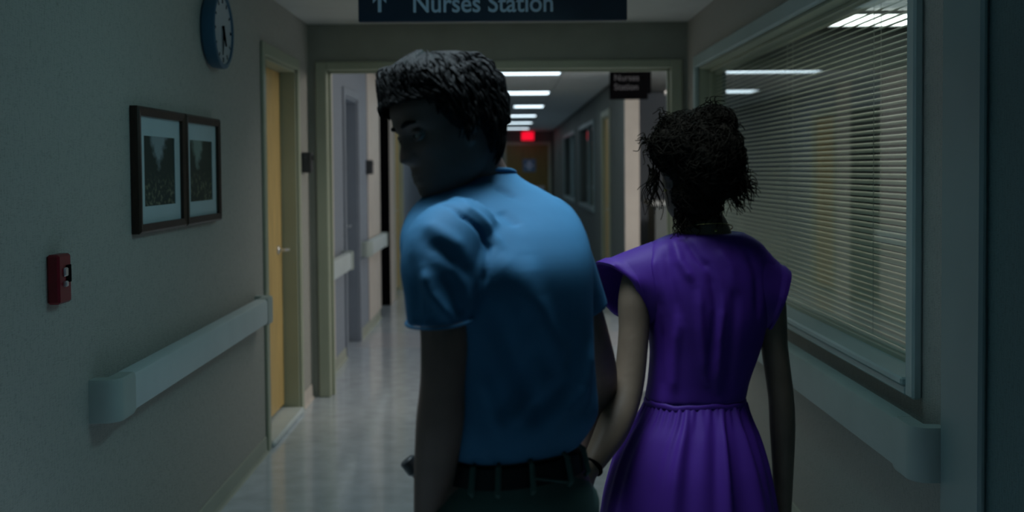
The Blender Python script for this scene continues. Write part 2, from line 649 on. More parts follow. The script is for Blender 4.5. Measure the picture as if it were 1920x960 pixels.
# hall ceiling tiles, 0.61 m squares laid between thin gaps
LIGHT_Y = [10.55, 13.40, 16.30, 19.20, 22.10, 25.20]
tile_me = None
x_edges = [XL + 0.02, -0.645, -0.005, 0.585, XR - 0.02]
yy = YD2 + 0.02
while yy < YE - 0.3:
    for k in range(4):
        x0, x1 = x_edges[k] + 0.006, x_edges[k + 1] - 0.006
        y0, y1 = yy + 0.006, yy + 0.594
        lit = any(abs((y0 + y1) / 2 - ly) < 0.30 for ly in LIGHT_Y) and k in (1, 2)
        if not lit:
            part('ceiling_tile', boxes((x0, x1, y0, y1, ZC, ZC + 0.014)), M['tile'], ce)
    yy += 0.60

# left wall, with two door openings and a dark opening further down
D1a, D1b, D1h = 5.72, 6.60, 2.12
struct('wall_left', boxes(
    (XL - T, XL, YB, D1a, 0, ZC), (XL - T, XL, D1a, D1b, D1h, ZC), (XL - T, XL, D1b, YD2, 0, ZC)), M['wall'])
struct('wall_left_hall', boxes(
    (XL - T, XL, YD2, 8.55, 0, ZC), (XL - T, XL, 8.55, 9.30, 2.10, ZC), (XL - T, XL, 9.30, 10.90, 0, ZC),
    (XL - T, XL, 10.90, 11.80, 2.12, ZC), (XL - T, XL, 11.80, 12.40, 0, ZC), (XL - T, XL, 12.40, 13.25, 2.12, ZC),
    (XL - T, XL, 13.25, YE + 0.1, 0, ZC)), M['wall_hall'])
# unlit room behind the dark opening, its shade put into black walls
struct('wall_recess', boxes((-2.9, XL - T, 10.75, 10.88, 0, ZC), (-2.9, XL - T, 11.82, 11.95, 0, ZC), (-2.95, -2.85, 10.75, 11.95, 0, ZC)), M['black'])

struct('opening_shade', boxes((XL - T, XL + 0.004, 11.77, 11.815, 0, 2.12), (XL - T, XL + 0.002, 10.885, 10.915, 0, 2.12), (XL - T, XL + 0.002, 10.915, 11.77, 2.09, 2.12)), M['black'])  # black boards put the opening's shade onto its jambs

# right wall: window, open nurses' counter, doors
WY0, WY1, WZ0, WZ1 = 3.115, 6.60, 0.865, 2.115
struct('wall_right', boxes(
    (XR, XR + T, 2.70, WY0, 0, ZC), (XR, XR + T, WY0, WY1, 0, WZ0), (XR, XR + T, WY0, WY1, WZ1, ZC), (XR, XR + T, WY1, YD2, 0, ZC)), M['wall'])
struct('wall_right_near', boxes((XR, XR + T, YB, 2.70, 0, ZC)), M['wall_near'])  # near end of the right wall, a darker teal copy of its vinyl
struct('wall_right_hall', boxes(
    (XR, XR + T, 10.72, 12.25, 0, ZC), (XR, XR + T, 12.25, 13.15, 2.12, ZC), (XR, XR + T, 13.15, 14.4, 0, ZC),
    (XR, XR + T, 14.4, 17.2, 0, 0.95), (XR, XR + T, 14.4, 17.2, 2.1, ZC), (XR, XR + T, 17.2, 18.4, 0, ZC),
    (XR, XR + T, 18.4, 21.6, 0, 0.95), (XR, XR + T, 18.4, 21.6, 2.1, ZC), (XR, XR + T, 21.6, YE + 0.1, 0, ZC)), M['wall_dark'])
struct('wall_end', boxes((-1.5, 4.6, YE, YE + 0.15, 0, ZC)), M['wall_dark'])
struct('wall_back', boxes((-1.5, 1.5, YB - 0.15, YB, 0, ZC)), M['wall'])
# outer wall of the side rooms on the right
struct('wall_outer', boxes((4.45, 4.6, YD2, YE, 0, ZC)), M['wall_hall'])
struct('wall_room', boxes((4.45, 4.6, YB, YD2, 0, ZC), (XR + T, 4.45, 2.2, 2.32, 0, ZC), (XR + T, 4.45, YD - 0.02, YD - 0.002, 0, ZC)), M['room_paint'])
struct('bounce_sheet', boxes((XR + T, 4.45, 2.32, YD, 0.0, 0.012)), M['bounce_cut'])  # dark sheet added on the room floor to cut bounce light
struct('wall_station', boxes((1.36, 4.45, 13.6, 13.72, 0, ZC)), M['wall_hall'])
# wall end by the nurses' station, its lit side coloured pale
struct('trim_1', boxes((XR - 0.004, XR + T + 0.004, 10.70, 10.722, 0, ZC), bev=0.003), M['wall_cream'])

# header wall with the cased opening
OX0, OX1, OZ = -1.167, 1.09, 2.154
struct('wall_front', boxes((XL - T, OX0 - 0.01, YD, YD2, 0, ZC), (OX1 + 0.01, XR, YD, YD2, 0, ZC), (XR, 4.45, YD, YD2, 0, ZC),
                           (OX0 - 0.01, OX1 + 0.01, YD, YD2, OZ + 0.01, ZC)), M['header'])
cf = struct('trim_2', boxes((OX0 - 0.075, OX0, YD - 0.022, YD2 + 0.022, 0, OZ + 0.055), (OX1, OX1 + 0.075, YD - 0.022, YD2 + 0.022, 0, OZ + 0.055),
                            (OX0, OX1, YD - 0.022, YD2 + 0.022, OZ, OZ + 0.055), bev=0.006), M['frame'])
# door stops inside the casing
part('door_stop', boxes((OX0, OX0 + 0.014, YD + 0.06, YD + 0.10, 0, OZ), (OX1 - 0.014, OX1, YD + 0.06, YD + 0.10, 0, OZ),
                        (OX0, OX1, YD + 0.06, YD + 0.10, OZ - 0.014, OZ), bev=0.003), M['frame'], cf)

# baseboards with a cove foot


def baseboard(name, x, sgn, y0, y1, h=0.085, m='base'):
    prof = [(0, 0), (0.022, 0), (0.014, 0.006), (0.008, 0.018), (0.006, h - 0.004), (0.003, h), (0, h)]
    bm = bmesh.new()
    ring_loft(bm, [[Vector((x + sgn * a, y, b)) for a, b in prof] for y in (y0, y1)])
    return struct(name, bm, M[m])


baseboard('baseboard_left', XL, 1, YB, 5.645)
baseboard('baseboard_left_corner', XL, 1, 6.67, YD - 0.022, 0.09, 'wall_cream')
baseboard('baseboard_right', XR, -1, 2.885, YD - 0.022)
baseboard('baseboard_left_hall', XL, 1, YD2 + 0.03, 8.49)
baseboard('baseboard_left_hall_2', XL, 1, 9.36, 10.83)
baseboard('baseboard_left_hall_3', XL, 1, 13.32, YE)
baseboard('baseboard_right_hall', XR, -1, 13.2, YE)

# two wall strips with station light put into the colour, then a pale board
struct('lit_strip_1', boxes((XL, XL + 0.012, 9.95, 10.86, 0.085, 2.44), bev=0.003), M['wall_cream'])
struct('lit_strip_2', boxes((XL, XL + 0.010, 7.22, 7.95, 0.085, 2.44), bev=0.003), M['wall_cream'])
struct('trim_6', boxes((XL, XL + 0.012, 11.82, 12.30, 0.0, 2.44), bev=0.003), M['wall_cream'])
# broad casing on the near right wall
struct('trim_3', boxes((XR - 0.022, XR, 2.64, 2.88, 0, ZC), bev=0.008), M['frame_teal'])

# ------------------------------------------------------------------ door_1: oak door in the left wall


def casing(bm, x, sgn, y0, y1, h, w=0.065, t=0.016, lin=0.13):
    xo = x + sgn * t
    xi = x - sgn * lin
    a, b = min(xo, xi), max(xo, xi)
    w0, w1 = min(x, xo), max(x, xo)
    box(bm, w0, w1, y0 - w, y0, 0, h + w, 0.004)
    box(bm, w0, w1, y1, y1 + w, 0, h + w, 0.004)
    box(bm, w0, w1, y0, y1, h, h + w, 0.004)
    # linings
    l0, l1 = min(x, xi), max(x, xi)
    box(bm, l0, l1, y0 - 0.002, y0 + 0.018, 0, h, 0.002)
    box(bm, l0, l1, y1 - 0.018, y1 + 0.002, 0, h, 0.002)
    box(bm, l0, l1, y0, y1, h - 0.018, h + 0.002, 0.002)


def lever(parent, x, sgn, y, z, ydir):
    bm = bmesh.new()
    lathe_x(bm, x, y, z, [(0, 0.027), (sgn * 0.008, 0.027), (sgn * 0.011, 0.022), (sgn * 0.012, 0.009), (sgn * 0.045, 0.009), (sgn * 0.047, 0.005)], 20)
    tube(bm, [(x + sgn * 0.042, y, z), (x + sgn * 0.047, y + ydir * 0.02, z), (x + sgn * 0.047, y + ydir * 0.10, z - 0.004)], [0.010, 0.010, 0.008], 10)
    return part('door_handle', bm, M['metal'], parent, True)


def make_door(name, x, sgn, y0, y1, h, m, handle_y, hz=1.02, depth=0.092, hdir=-1, frame='frame'):
    xf = x - sgn * depth
    a, b = sorted((xf, xf - sgn * 0.04))
    d = struct(name, boxes((a, b, y0 + 0.02, y1 - 0.02, 0.055, h - 0.02), bev=0.003), m)
    bm = bmesh.new()
    casing(bm, x, sgn, y0, y1, h)
    part('door_frame', bm, M[frame], d)
    lever(d, xf, sgn, handle_y, hz, hdir)
    return d


d1 = make_door('door_1', XL, 1, D1a, D1b, D1h, M['oak'], D1b - 0.15, 1.02, hdir=1)
part('threshold', boxes((XL - 0.13, XL + 0.03, D1a + 0.018, D1b - 0.018, 0, 0.035), bev=0.01), M['rail'], d1)
for hz in (0.30, 1.1, 1.85):
    part('hinge', boxes((XL - 0.092, XL - 0.078, D1a + 0.018, D1a + 0.032, hz - 0.05, hz + 0.05), bev=0.003), M['metal'], d1)
make_door('door_2', XL, 1, 8.55, 9.30, 2.10, M['door_grey'], 9.18, frame='door_grey')
d3 = make_door('door_3', XL, 1, 12.40, 13.25, 2.12, M['oak'], 12.52, hdir=1, depth=0.04)
d4 = make_door('door_4', XR, -1, 12.25, 13.15, 2.12, M['oak'], 12.36, hdir=1, depth=0.03)

# far end door, with a blue notice
d5 = struct('door_5', boxes((0.02, 1.08, YE - 0.045, YE + 0.0, 0.01, 2.10), bev=0.003), M['oak_dark'])
part('door_frame', boxes((-0.05, 0.02, YE - 0.06, YE, 0, 2.17), (1.08, 1.15, YE - 0.06, YE, 0, 2.17), (0.02, 1.08, YE - 0.06, YE, 2.10, 2.17), bev=0.004), M['frame'], d5)
part('notice', boxes((0.44, 0.76, YE - 0.052, YE - 0.044, 1.42, 1.74), bev=0.002), M['blue_sign'], d5)
part('notice_symbol', boxes((0.56, 0.64, YE - 0.056, YE - 0.051, 1.48, 1.68), (0.50, 0.70, YE - 0.056, YE - 0.051, 1.55, 1.60), bev=0.001), M['sign_text'], d5)
part('push_bar', boxes((0.12, 0.98, YE - 0.10, YE - 0.045, 0.98, 1.06), bev=0.01), M['metal'], d5)

# ------------------------------------------------------------------ window_1 with its blind
w1 = struct('window_1', boxes((XR - 0.03, XR, WY0 - 0.060, WY0, WZ0 - 0.043, WZ1 + 0.075), (XR - 0.03, XR, WY1, WY1 + 0.06, WZ0 - 0.043, WZ1 + 0.075),
                              (XR - 0.03, XR, WY0, WY1, WZ1, WZ1 + 0.075), bev=0.007), M['window_enamel'])
part('window_sill', boxes((XR - 0.042, XR + 0.075, WY0 - 0.0, WY1, WZ0 - 0.012, WZ0 + 0.012), (XR - 0.03, XR, WY0, WY1, WZ0 - 0.043, WZ0 - 0.012), bev=0.006), M['window_enamel'], w1)
part('window_lining', boxes((XR, XR + T, WY0 - 0.001, WY0 + 0.012, WZ0, WZ1), (XR, XR + T, WY1 - 0.012, WY1 + 0.001, WZ0, WZ1), (XR, XR + T, WY0, WY1, WZ1 - 0.012, WZ1 + 0.001),
                            (XR + 0.075, XR + T, WY0, WY1, WZ0 - 0.001, WZ0 + 0.010)), M['frame'], w1)
part('glazing_bead', boxes((XR + 0.062, XR + 0.078, WY0 + 0.012, WY1 - 0.012, WZ0 + 0.010, WZ0 + 0.028), (XR + 0.062, XR + 0.078, WY0 + 0.012, WY1 - 0.012, WZ1 - 0.03, WZ1 - 0.012),
                           (XR + 0.062, XR + 0.078, WY0 + 0.012, WY0 + 0.028, WZ0 + 0.028, WZ1 - 0.03), (XR + 0.062, XR + 0.078, WY1 - 0.028, WY1 - 0.012, WZ0 + 0.028, WZ1 - 0.03), bev=0.002), M['frame'], w1)
part('pane', boxes((XR + 0.068, XR + 0.073, WY0 + 0.02, WY1 - 0.02, WZ0 + 0.02, WZ1 - 0.02)), M['glass'], w1)

bl = thing('venetian_blind', 'pale slatted venetian blind hanging behind the big corridor window', 'blind', (XR + 0.108, (WY0 + WY1) / 2, WZ1 - 0.012))
part('head_rail', boxes((XR + 0.092, XR + 0.124, WY0 + 0.03, WY1 - 0.03, WZ1 - 0.045, WZ1 - 0.013), bev=0.002), M['slat'], bl)
part('bottom_rail', boxes((XR + 0.094, XR + 0.122, WY0 + 0.03, WY1 - 0.03, WZ0 + 0.012, WZ0 + 0.028), bev=0.004), M['slat'], bl)


def slat_bm(z):
    # slightly crowned strip, tipped so the corridor-side edge is low
    bm = bmesh.new()
    n = 5
    tilt = math.radians(33)
    top, bot = [], []
    for i in range(n):
        u = (i / (n - 1) - 0.5) * 0.025
        crown = 0.0022 * (1 - (2 * u / 0.025) ** 2)
        x = u * math.cos(tilt) - crown * math.sin(tilt)
        zz = u * math.sin(tilt) + crown * math.cos(tilt)
        top.append((XR + 0.108 + x, zz))
    prof = [(x, zz + 0.0003) for x, zz in top] + [(x, zz - 0.0003) for x, zz in top[::-1]]
    ring_loft(bm, [[Vector((x, y, z + zz)) for x, zz in prof] for y in (WY0 + 0.035, WY1 - 0.035)])
    return bm


z = WZ0 + 0.046
s0 = part('slat', slat_bm(z), M['slat'], bl, True, 60)
k = 1
while z + 0.0222 * k < WZ1 - 0.05:
    s = s0.copy()
    COL.objects.link(s)
    s.location = (s0.location.x, s0.location.y, s0.location.z + 0.0222 * k)
    k += 1
for yc in (3.75, 4.9, 6.05):
    bm = bmesh.new()
    for dx in (-0.0125, 0.0125):
        tube(bm, [(XR + 0.108 + dx, yc, WZ0 + 0.04), (XR + 0.108 + dx, yc, WZ1 - 0.03)], 0.0012, 6)
    part('ladder_cord', bm, M['cord'], bl)

# dark windows further down the hall
for n_, (a, b) in enumerate(((14.4, 17.2), (18.4, 21.6))):
    w = struct('window_%d' % (n_ + 2), boxes((XR - 0.02, XR, a - 0.06, a, 0.89, 2.16), (XR - 0.02, XR, b, b + 0.06, 0.89, 2.16), (XR - 0.02, XR, a, b, 2.10, 2.16), (XR - 0.03, XR + 0.05, a, b, 0.90, 0.955), bev=0.005), M['frame_teal'])
    part('mullion', boxes((XR + 0.02, XR + 0.08, (a + b) / 2 - 0.03, (a + b) / 2 + 0.03, 0.95, 2.10), bev=0.004), M['frame_teal'], w)
    part('pane', boxes((XR + 0.05, XR + 0.055, a, (a + b) / 2 - 0.03, 0.95, 2.10)), M['glass'], w)
    part('pane', boxes((XR + 0.05, XR + 0.055, (a + b) / 2 + 0.03, b, 0.95, 2.10)), M['glass'], w)

# ------------------------------------------------------------------ handrails


def handrail(x, sgn, y0, y1, z0, z1, label, capa=True, capb=True, group=None, d=0.09, m='rail'):
    t = thing('handrail', label, 'handrail', (x, (y0 + y1) / 2, z0), group)
    h = z1 - z0
    # cover: bumper profile with eased top and bottom edges
    prof = [(d - 0.055, 0), (d - 0.014, 0), (d - 0.004, 0.006), (d, 0.018), (d, h - 0.018), (d - 0.004, h - 0.006), (d - 0.014, h), (d - 0.055, h)]
    bm = bmesh.new()
    a = y0 + (0.16 if capa else 0)
    b = y1 - (0.16 if capb else 0)
    ring_loft(bm, [[Vector((x + sgn * px_, y, z0 + pz)) for px_, pz in prof] for y in (a, b)])
    part('rail_cover', bm, M[m], t, True, 40)

    def cap(ye, dr):
        # the end return: sweeps round in plan to meet the wall
        bm2 = bmesh.new()
        rings = []
        ys = ye + dr * 0.16 - dr * 0.004
        R = 0.055
        path = [(d + 0.002, ys)]
        path += [(d + 0.002, ye + dr * R)]
        for q in range(1, 9):
            an = q / 8 * math.pi / 2
            path.append((d + 0.002 - R + R * math.cos(an), ye + dr * (R - R * math.sin(an))))
        path.append((0.0, ye))
        outer = path
        inner = [(d - 0.05, ys), (d - 0.05, ye + dr * 0.06), (0.0, ye + dr * 0.055)]
        # solid footprint extruded with rounded top/bottom
        foot = outer + [(0.0, ye + dr * 0.05), (d - 0.05, ye + dr * 0.058), (d - 0.05, ys)]
        cx = sum(p[0] for p in foot) / len(foot)
        cyy = sum(p[1] for p in foot) / len(foot)
        for zz, s in ((-0.003, 0.90), (0.004, 0.97), (0.014, 1.0), (h - 0.014, 1.0), (h - 0.004, 0.97), (h + 0.003, 0.90)):
            rings.append([Vector((x + sgn * ((p[0] - cx) * (s if p[0] > 0.03 else 1) + cx), (p[1] - cyy) * s + cyy, z0 + zz)) for p in foot])
        ring_loft(bm2, rings)
        part('end_cap', bm2, M['rail_cap_and_shade'], t, True, 50)
    if capa:
        cap(y0, 1)
    if capb:
        cap(y1, -1)
    # brackets to the wall
    n = max(2, int((b - a) / 0.8) + 1)
    for i in range(n):
        yb = a + 0.1 + (b - a - 0.2) * i / (n - 1)
        lo, hi = sorted((x, x + sgn * (d - 0.05)))
        part('bracket', boxes((lo, hi, yb - 0.03, yb + 0.03, z0 + 0.03, z1 - 0.03), bev=0.004), M['rail_cap_and_shade'], t)
    return t


handrail(XL, 1, 3.27, 5.50, 0.727, 0.855, 'long grey bumper handrail on the left wall below the two framed pictures')
handrail(XR, -1, 2.885, 6.9, 0.632, 0.778, 'grey bumper handrail on the right wall under the blinded window', m='rail_cap_and_shade')  # cover takes the darker cap vinyl for the dimmer light on this side
handrail(XL, 1, 7.25, 8.42, 0.725, 0.862, 'short pale handrail just beyond the doorway on the left', group=None)
handrail(XL, 1, 9.42, 10.86, 0.73, 0.862, 'short pale handrail further down the hall, ending at the dark opening')

# ------------------------------------------------------------------ pictures


def picture(y0, y1, z0, z1, pm, label):
    t = thing('framed_picture', label, 'picture', (XL, (y0 + y1) / 2, z0), 'pair of framed woodland prints')
    d, w = 0.034, 0.032
    bm = bmesh.new()
    # mitred moulding
    out = [(y0, z0), (y1, z0), (y1, z1), (y0, z1)]
    inn = [(y0 + w, z0 + w), (y1 - w, z0 + w), (y1 - w, z1 - w), (y0 + w, z1 - w)]
    mid = [(y0 + 0.008, z0 + 0.008), (y1 - 0.008, z0 + 0.008), (y1 - 0.008, z1 - 0.008), (y0 + 0.008, z1 - 0.008)]
    L = [[(XL + 0.002, *p) for p in out], [(XL + d - 0.006, *p) for p in out], [(XL + d, *p) for p in mid], [(XL + d - 0.004, *p) for p in inn], [(XL + d - 0.016, *p) for p in inn], [(XL + 0.002, *p) for p in inn]]
    vv = [[bm.verts.new(p) for p in r] for r in L]
    vv.append(vv[0])
    for a, b in zip(vv[:-1], vv[1:]):
        for i in range(4):
            j = (i + 1) % 4
            bm.faces.new((a[i], a[j], b[j], b[i]))
    part('frame', bm, M['walnut'], t)
    iy0, iy1, iz0, iz1 = y0 + w, y1 - w, z0 + w, z1 - w
    mw, mh0, mh1 = (iy1 - iy0) * 0.13, (iz1 - iz0) * 0.16, (iz1 - iz0) * 0.18
    py0, py1, pz0, pz1 = iy0 + mw, iy1 - mw, iz0 + mh0, iz1 - mh1
    part('mat_board', boxes((XL + 0.014, XL + 0.0175, iy0, py0, iz0, iz1), (XL + 0.014, XL + 0.0175, py1, iy1, iz0, iz1), (XL + 0.014, XL + 0.0175, py0, py1, iz0, pz0), (XL + 0.014, XL + 0.0175, py0, py1, pz1, iz1)), M['mat_board'], t)
    part('print', boxes((XL + 0.010, XL + 0.0145, py0 - 0.004, py1 + 0.004, pz0 - 0.004, pz1 + 0.004)), pm, t)
    part('backing', boxes((XL + 0.002, XL + 0.010, iy0, iy1, iz0, iz1)), M['walnut'], t)
    return t


picture(3.675, 4.212, 1.284, 1.728, M['print_a'], 'nearer dark-framed woodland print with pale mat, left of the pair on the wall')
picture(4.225, 4.73, 1.284, 1.728, M['print_b'], 'farther dark-framed woodland print with pale mat, right of the pair on the wall')

# ------------------------------------------------------------------ wall clock
cy_, cz_ = 4.70, 2.115
ck = thing('wall_clock', 'round wall clock with a dark blue rim and pale face, high on the left wall', 'clock', (XL, cy_, cz_))
bm = bmesh.new()
lathe_x(bm, XL, cy_, cz_, [(0.0, 0.150), (0.012, 0.162), (0.050, 0.168), (0.062, 0.166), (0.066, 0.158), (0.064, 0.148), (0.056, 0.146)])
part('rim', bm, M['clock_blue'], ck, True)
bm = bmesh.new()
lathe_x(bm, XL, cy_, cz_, [(0.052, 0.1475), (0.0575, 0.1475)])
part('face', bm, M['clock_face'], ck)
for i in range(12):
    bm = bmesh.new()
    a = 2 * math.pi * i / 12
    r0, r1 = 0.118, 0.138
    w_ = 0.006 if i % 3 == 0 else 0.0035
    c0, s_ = math.cos(a), math.sin(a)
    vs = []
    for xx in (XL + 0.0575, XL + 0.059):
        for rr, ww in ((r0, -w_), (r0, w_), (r1, w_), (r1, -w_)):
            vs.append(bm.verts.new((xx, cy_ + rr * c0 - ww * s_, cz_ + rr * s_ + ww * c0)))
    for f in ((0, 1, 2, 3), (7, 6, 5, 4), (0, 4, 5, 1), (1, 5, 6, 2), (2, 6, 7, 3), (3, 7, 4, 0)):
        bm.faces.new([vs[q] for q in f])
    part('hour_mark', bm, M['black'], ck)
for nm, an, ln, w_ in (('hour_hand', math.radians(-60), 0.075, 0.006), ('minute_hand', math.radians(-100), 0.11, 0.004)):
    bm = bmesh.new()
    dy, dz = math.cos(an), math.sin(an)
    tube(bm, [(XL + 0.062, cy_ - dy * 0.02, cz_ - dz * 0.02), (XL + 0.062, cy_ + dy * ln, cz_ + dz * ln)], [w_, w_ * 0.5], 6)
    part(nm, bm, M['black'], ck)

# ------------------------------------------------------------------ fire alarm pull station
al = thing('fire_alarm', 'small red fire alarm pull box on the left wall nearest the camera', 'fire alarm', (XL, 3.03, 1.13))
part('housing', boxes((XL, XL + 0.036, 2.99, 3.075, 1.128, 1.268), bev=0.006), M['red'], al)
part('pull_handle', boxes((XL + 0.034, XL + 0.043, 3.016, 3.040, 1.205, 1.230), (XL + 0.034, XL + 0.046, 3.016, 3.034, 1.176, 1.192), bev=0.003), M['metal'], al)
part('slot', boxes((XL + 0.0355, XL + 0.0385, 3.036, 3.070, 1.186, 1.236), bev=0.001), M['black'], al)

# card readers
for y0, z0, lab, nm in ((6.76, 1.485, 'dark card reader on the lit wall strip beside the oak door', 'card_reader'), (9.86, 1.46, 'dark card reader on the hall wall beyond the grey door', 'card_reader')):
    t = thing(nm, lab, 'card reader', (XL, y0 + 0.035, z0))
    x0 = XL - 0.001
    part('housing', boxes((x0, XL + 0.062, y0, y0 + 0.075, z0, z0 + 0.13), bev=0.006), M['dark_grey'], t)
    part('reader_window', boxes((XL + 0.061, XL + 0.064, y0 + 0.02, y0 + 0.055, z0 + 0.08, z0 + 0.11), bev=0.001), M['black'], t)

# ------------------------------------------------------------------ signs
SY = 4.85
sg = thing('hanging_sign', 'large navy hanging sign reading Nurses Station with an up arrow', 'sign', (-0.05, SY, 2.17))
a, b = W(672, 41, SY), W(1176, 37, SY)
part('sign_board', boxes((a.x, b.x, SY, SY + 0.035, a.z, a.z + 0.235), bev=0.003), M['sign'], sg)
part('hanger_rod', boxes((a.x + 0.15, a.x + 0.162, SY + 0.012, SY + 0.024, a.z + 0.23, ZC), bev=0.001), M['metal'], sg)
part('hanger_rod', boxes((b.x - 0.162, b.x - 0.15, SY + 0.012, SY + 0.024, a.z + 0.23, ZC), bev=0.001), M['metal'], sg)
tp = W(775, 23, SY)
tx = text_part('lettering', 'Nurses Station', 0.118, M['sign_text'], sg, (tp.x, SY - 0.0015, tp.z), (math.pi / 2, 0, 0), 0.0012, 0.0016)
wd = max(v.co.x for v in tx.data.vertices) - min(v.co.x for v in tx.data.vertices)
want = W(1037, 23, SY).x - tp.x
x0 = min(v.co.x for v in tx.data.vertices)
for v in tx.data.vertices:
    v.co.x = tp.x + (v.co.x - x0) * want / wd
ac = W(712, 23, SY)
bm = bmesh.new()
box(bm, ac.x - 0.008, ac.x + 0.008, SY - 0.003, SY + 0.001, ac.z, ac.z + 0.085)
for s in (-1, 1):
    vs = []
    for yv in (SY - 0.003, SY + 0.001):
        for (dx, dz) in ((0, 0.095), (0, 0.072), (s * 0.030, 0.040), (s * 0.030, 0.063)):
            vs.append(bm.verts.new((ac.x + dx, yv, ac.z + dz)))
    for f in ((0, 1, 2, 3), (7, 6, 5, 4), (0, 4, 5, 1), (1, 5, 6, 2), (2, 6, 7, 3), (3, 7, 4, 0)):
        bm.faces.new([vs[q] for q in f])
part('arrow', bm, M['sign_text'], sg)

SY2 = 9.6
a, b = W(1144, 186, SY2), W(1215, 133, SY2)
s2 = thing('flag_sign', 'small black Nurses Station sign hung above the far right of the doorway', 'sign', ((a.x + b.x) / 2, SY2, a.z))
part('sign_box', boxes((a.x, b.x, SY2, SY2 + 0.06, a.z, b.z), (b.x - 0.02, b.x + 0.03, SY2 + 0.01, SY2 + 0.05, a.z + 0.05, b.z), bev=0.004), M['black'], s2)
part('hanger', boxes(((a.x + b.x) / 2 - 0.03, (a.x + b.x) / 2 + 0.03, SY2 + 0.015, SY2 + 0.045, b.z - 0.01, ZC), bev=0.002), M['black'], s2)
for i, wtxt in enumerate(('Nurses', 'Station')):
    text_part('lettering', wtxt, 0.078, M['sign_dim'], s2, (a.x + 0.035, SY2 - 0.001, b.z - 0.085 - 0.082 * i), (math.pi / 2, 0, 0), 0.001, 0.0008)

ex = thing('exit_sign', 'lit red exit sign hanging at the far end of the hall', 'sign', (0.58, YE - 0.6, 2.26))
a, b = W(978, 263, YE - 0.6), W(1001, 247, YE - 0.6)
part('lit_panel', boxes((a.x, b.x, YE - 0.6, YE - 0.55, a.z, b.z), bev=0.006), M['exit'], ex)
part('canopy', boxes(((a.x + b.x) / 2 - 0.05, (a.x + b.x) / 2 + 0.05, YE - 0.6, YE - 0.55, b.z - 0.005, ZC), bev=0.004), M['light_frame'], ex)

# ------------------------------------------------------------------ ceiling lights


def ceiling_light(x0, x1, y0, y1, mt, label, group=None, z=ZC, drop=False):
    t = thing('ceiling_light', label, 'ceiling light', ((x0 + x1) / 2, (y0 + y1) / 2, z), group)
    if drop:
        part('housing', boxes((x0 + 0.03, x1 - 0.03, y0 + 0.03, y1 - 0.03, z + 0.01, ZC + 0.012), bev=0.004), M['light_frame'], t)
    part('diffuser', boxes((x0 + 0.02, x1 - 0.02, y0 + 0.02, y1 - 0.02, z - 0.006, z + 0.013)), mt, t)
    part('frame', boxes((x0, x1, y0, y0 + 0.02, z - 0.012, z + 0.012), (x0, x1, y1 - 0.02, y1, z - 0.012, z + 0.012), (x0, x0 + 0.02, y0 + 0.02, y1 - 0.02, z - 0.012, z + 0.012), (x1 - 0.02, x1, y0 + 0.02, y1 - 0.02, z - 0.012, z + 0.012), bev=0.002), M['light_frame'], t)
    return t


names = ['nearest lit ceiling panel of the hall, just inside the doorway head', 'second lit ceiling panel down the hall', 'third and shortest lit ceiling panel down the hall',
         'fourth lit ceiling panel down the hall', 'fifth lit ceiling panel down the hall', 'farthest lit ceiling panel, just above the red exit sign']
for i, ly in enumerate(LIGHT_Y):
    xa, xb = (-0.62, 0.57) if i != 2 else (0.12, 0.60)
    ceiling_light(xa, xb, ly - 0.29, ly + 0.29, M['lit'], names[i], 'lit panels along the hall ceiling')
ceiling_light(-0.15, 1.05, 3.06, 3.64, M['lit_near'], 'added panel for the unseen fill lamp ahead of the two people')  # this and the next three panels dress the added fill lamps
ceiling_light(-0.70, 0.50, 5.86, 6.44, M['lit_near'], 'added panel for the doorway fill lamp, hidden behind the large hanging sign')
ceiling_light(-0.64, 0.36, 1.77, 2.27, M['lit_near'], 'added panel for the unseen fill lamp straight above the two people')
ceiling_light(-0.15, 1.05, -1.2, -0.62, M['lit_near'], 'added panel for the teal fill lamp behind the viewpoint')
ceiling_light(1.93, 3.15, 6.30, 6.88, M['lit_room'], 'lit surface-mounted ceiling panel in the room seen through the blind', z=2.405, drop=True)
ceiling_light(1.50, 1.95, 3.4, 5.2, M['lit_near'], 'long added panel for the unseen slat fill lamp, in the blinded room', z=2.405, drop=True)  # added to go with the lamp on the slats
ceiling_light(2.6, 3.8, 7.9, 8.5, M['lit_warm'], 'ceiling panel over the nurses station counter', z=ZC - 0.004)

# ------------------------------------------------------------------ nurses' station
ds = thing('reception_desk', 'grey reception desk with a pale top beyond the doorway on the right', 'desk', (2.4, 12.1, 0))
part('desk_front', boxes((1.66, 3.6, 11.85, 12.45, 0, 1.08), bev=0.004), M['desk'], ds)
part('desk_top', boxes((1.62, 3.64, 11.78, 12.5, 1.08, 1.13), bev=0.006), M['white'], ds)
wl = thing('wall_light', 'tiny lit wall lamp high up at the right edge of the doorway', 'lamp', (2.02, 13.55, 2.2))
p = W(1253, 166, 13.5)
part('back_plate', boxes((p.x - 0.04, p.x + 0.04, 13.56, 13.6, p.z - 0.08, p.z + 0.05), bev=0.004), M['metal'], wl)
bm = bmesh.new()
sphere(bm, (p.x, 13.52, p.z), 0.045)
part('globe', bm, M['lit_warm'], wl, True)

# ================================================================== PEOPLE
Zup = Vector((0, 0, 1))

HEAD = [(-0.1150, 0.056, 0.012, 0.018), (-0.108, 0.079, -0.012, 0.034), (-0.090, 0.086, -0.040, 0.050), (-0.068, 0.086, -0.058, 0.059), (-0.045, 0.085, -0.073, 0.065),
        (-0.020, 0.085, -0.085, 0.070), (0.0, 0.083, -0.092, 0.073), (0.022, 0.090, -0.097, 0.076), (0.05, 0.093, -0.098, 0.078), (0.075, 0.085, -0.090, 0.072),
        (0.095, 0.064, -0.070, 0.057), (0.107, 0.040, -0.045, 0.038), (0.115, 0.006, -0.010, 0.008)]


def head_profile(z):
    a = np.array(HEAD)
    return [np.interp(z, a[:, 0], a[:, k]) for k in (1, 2, 3)]


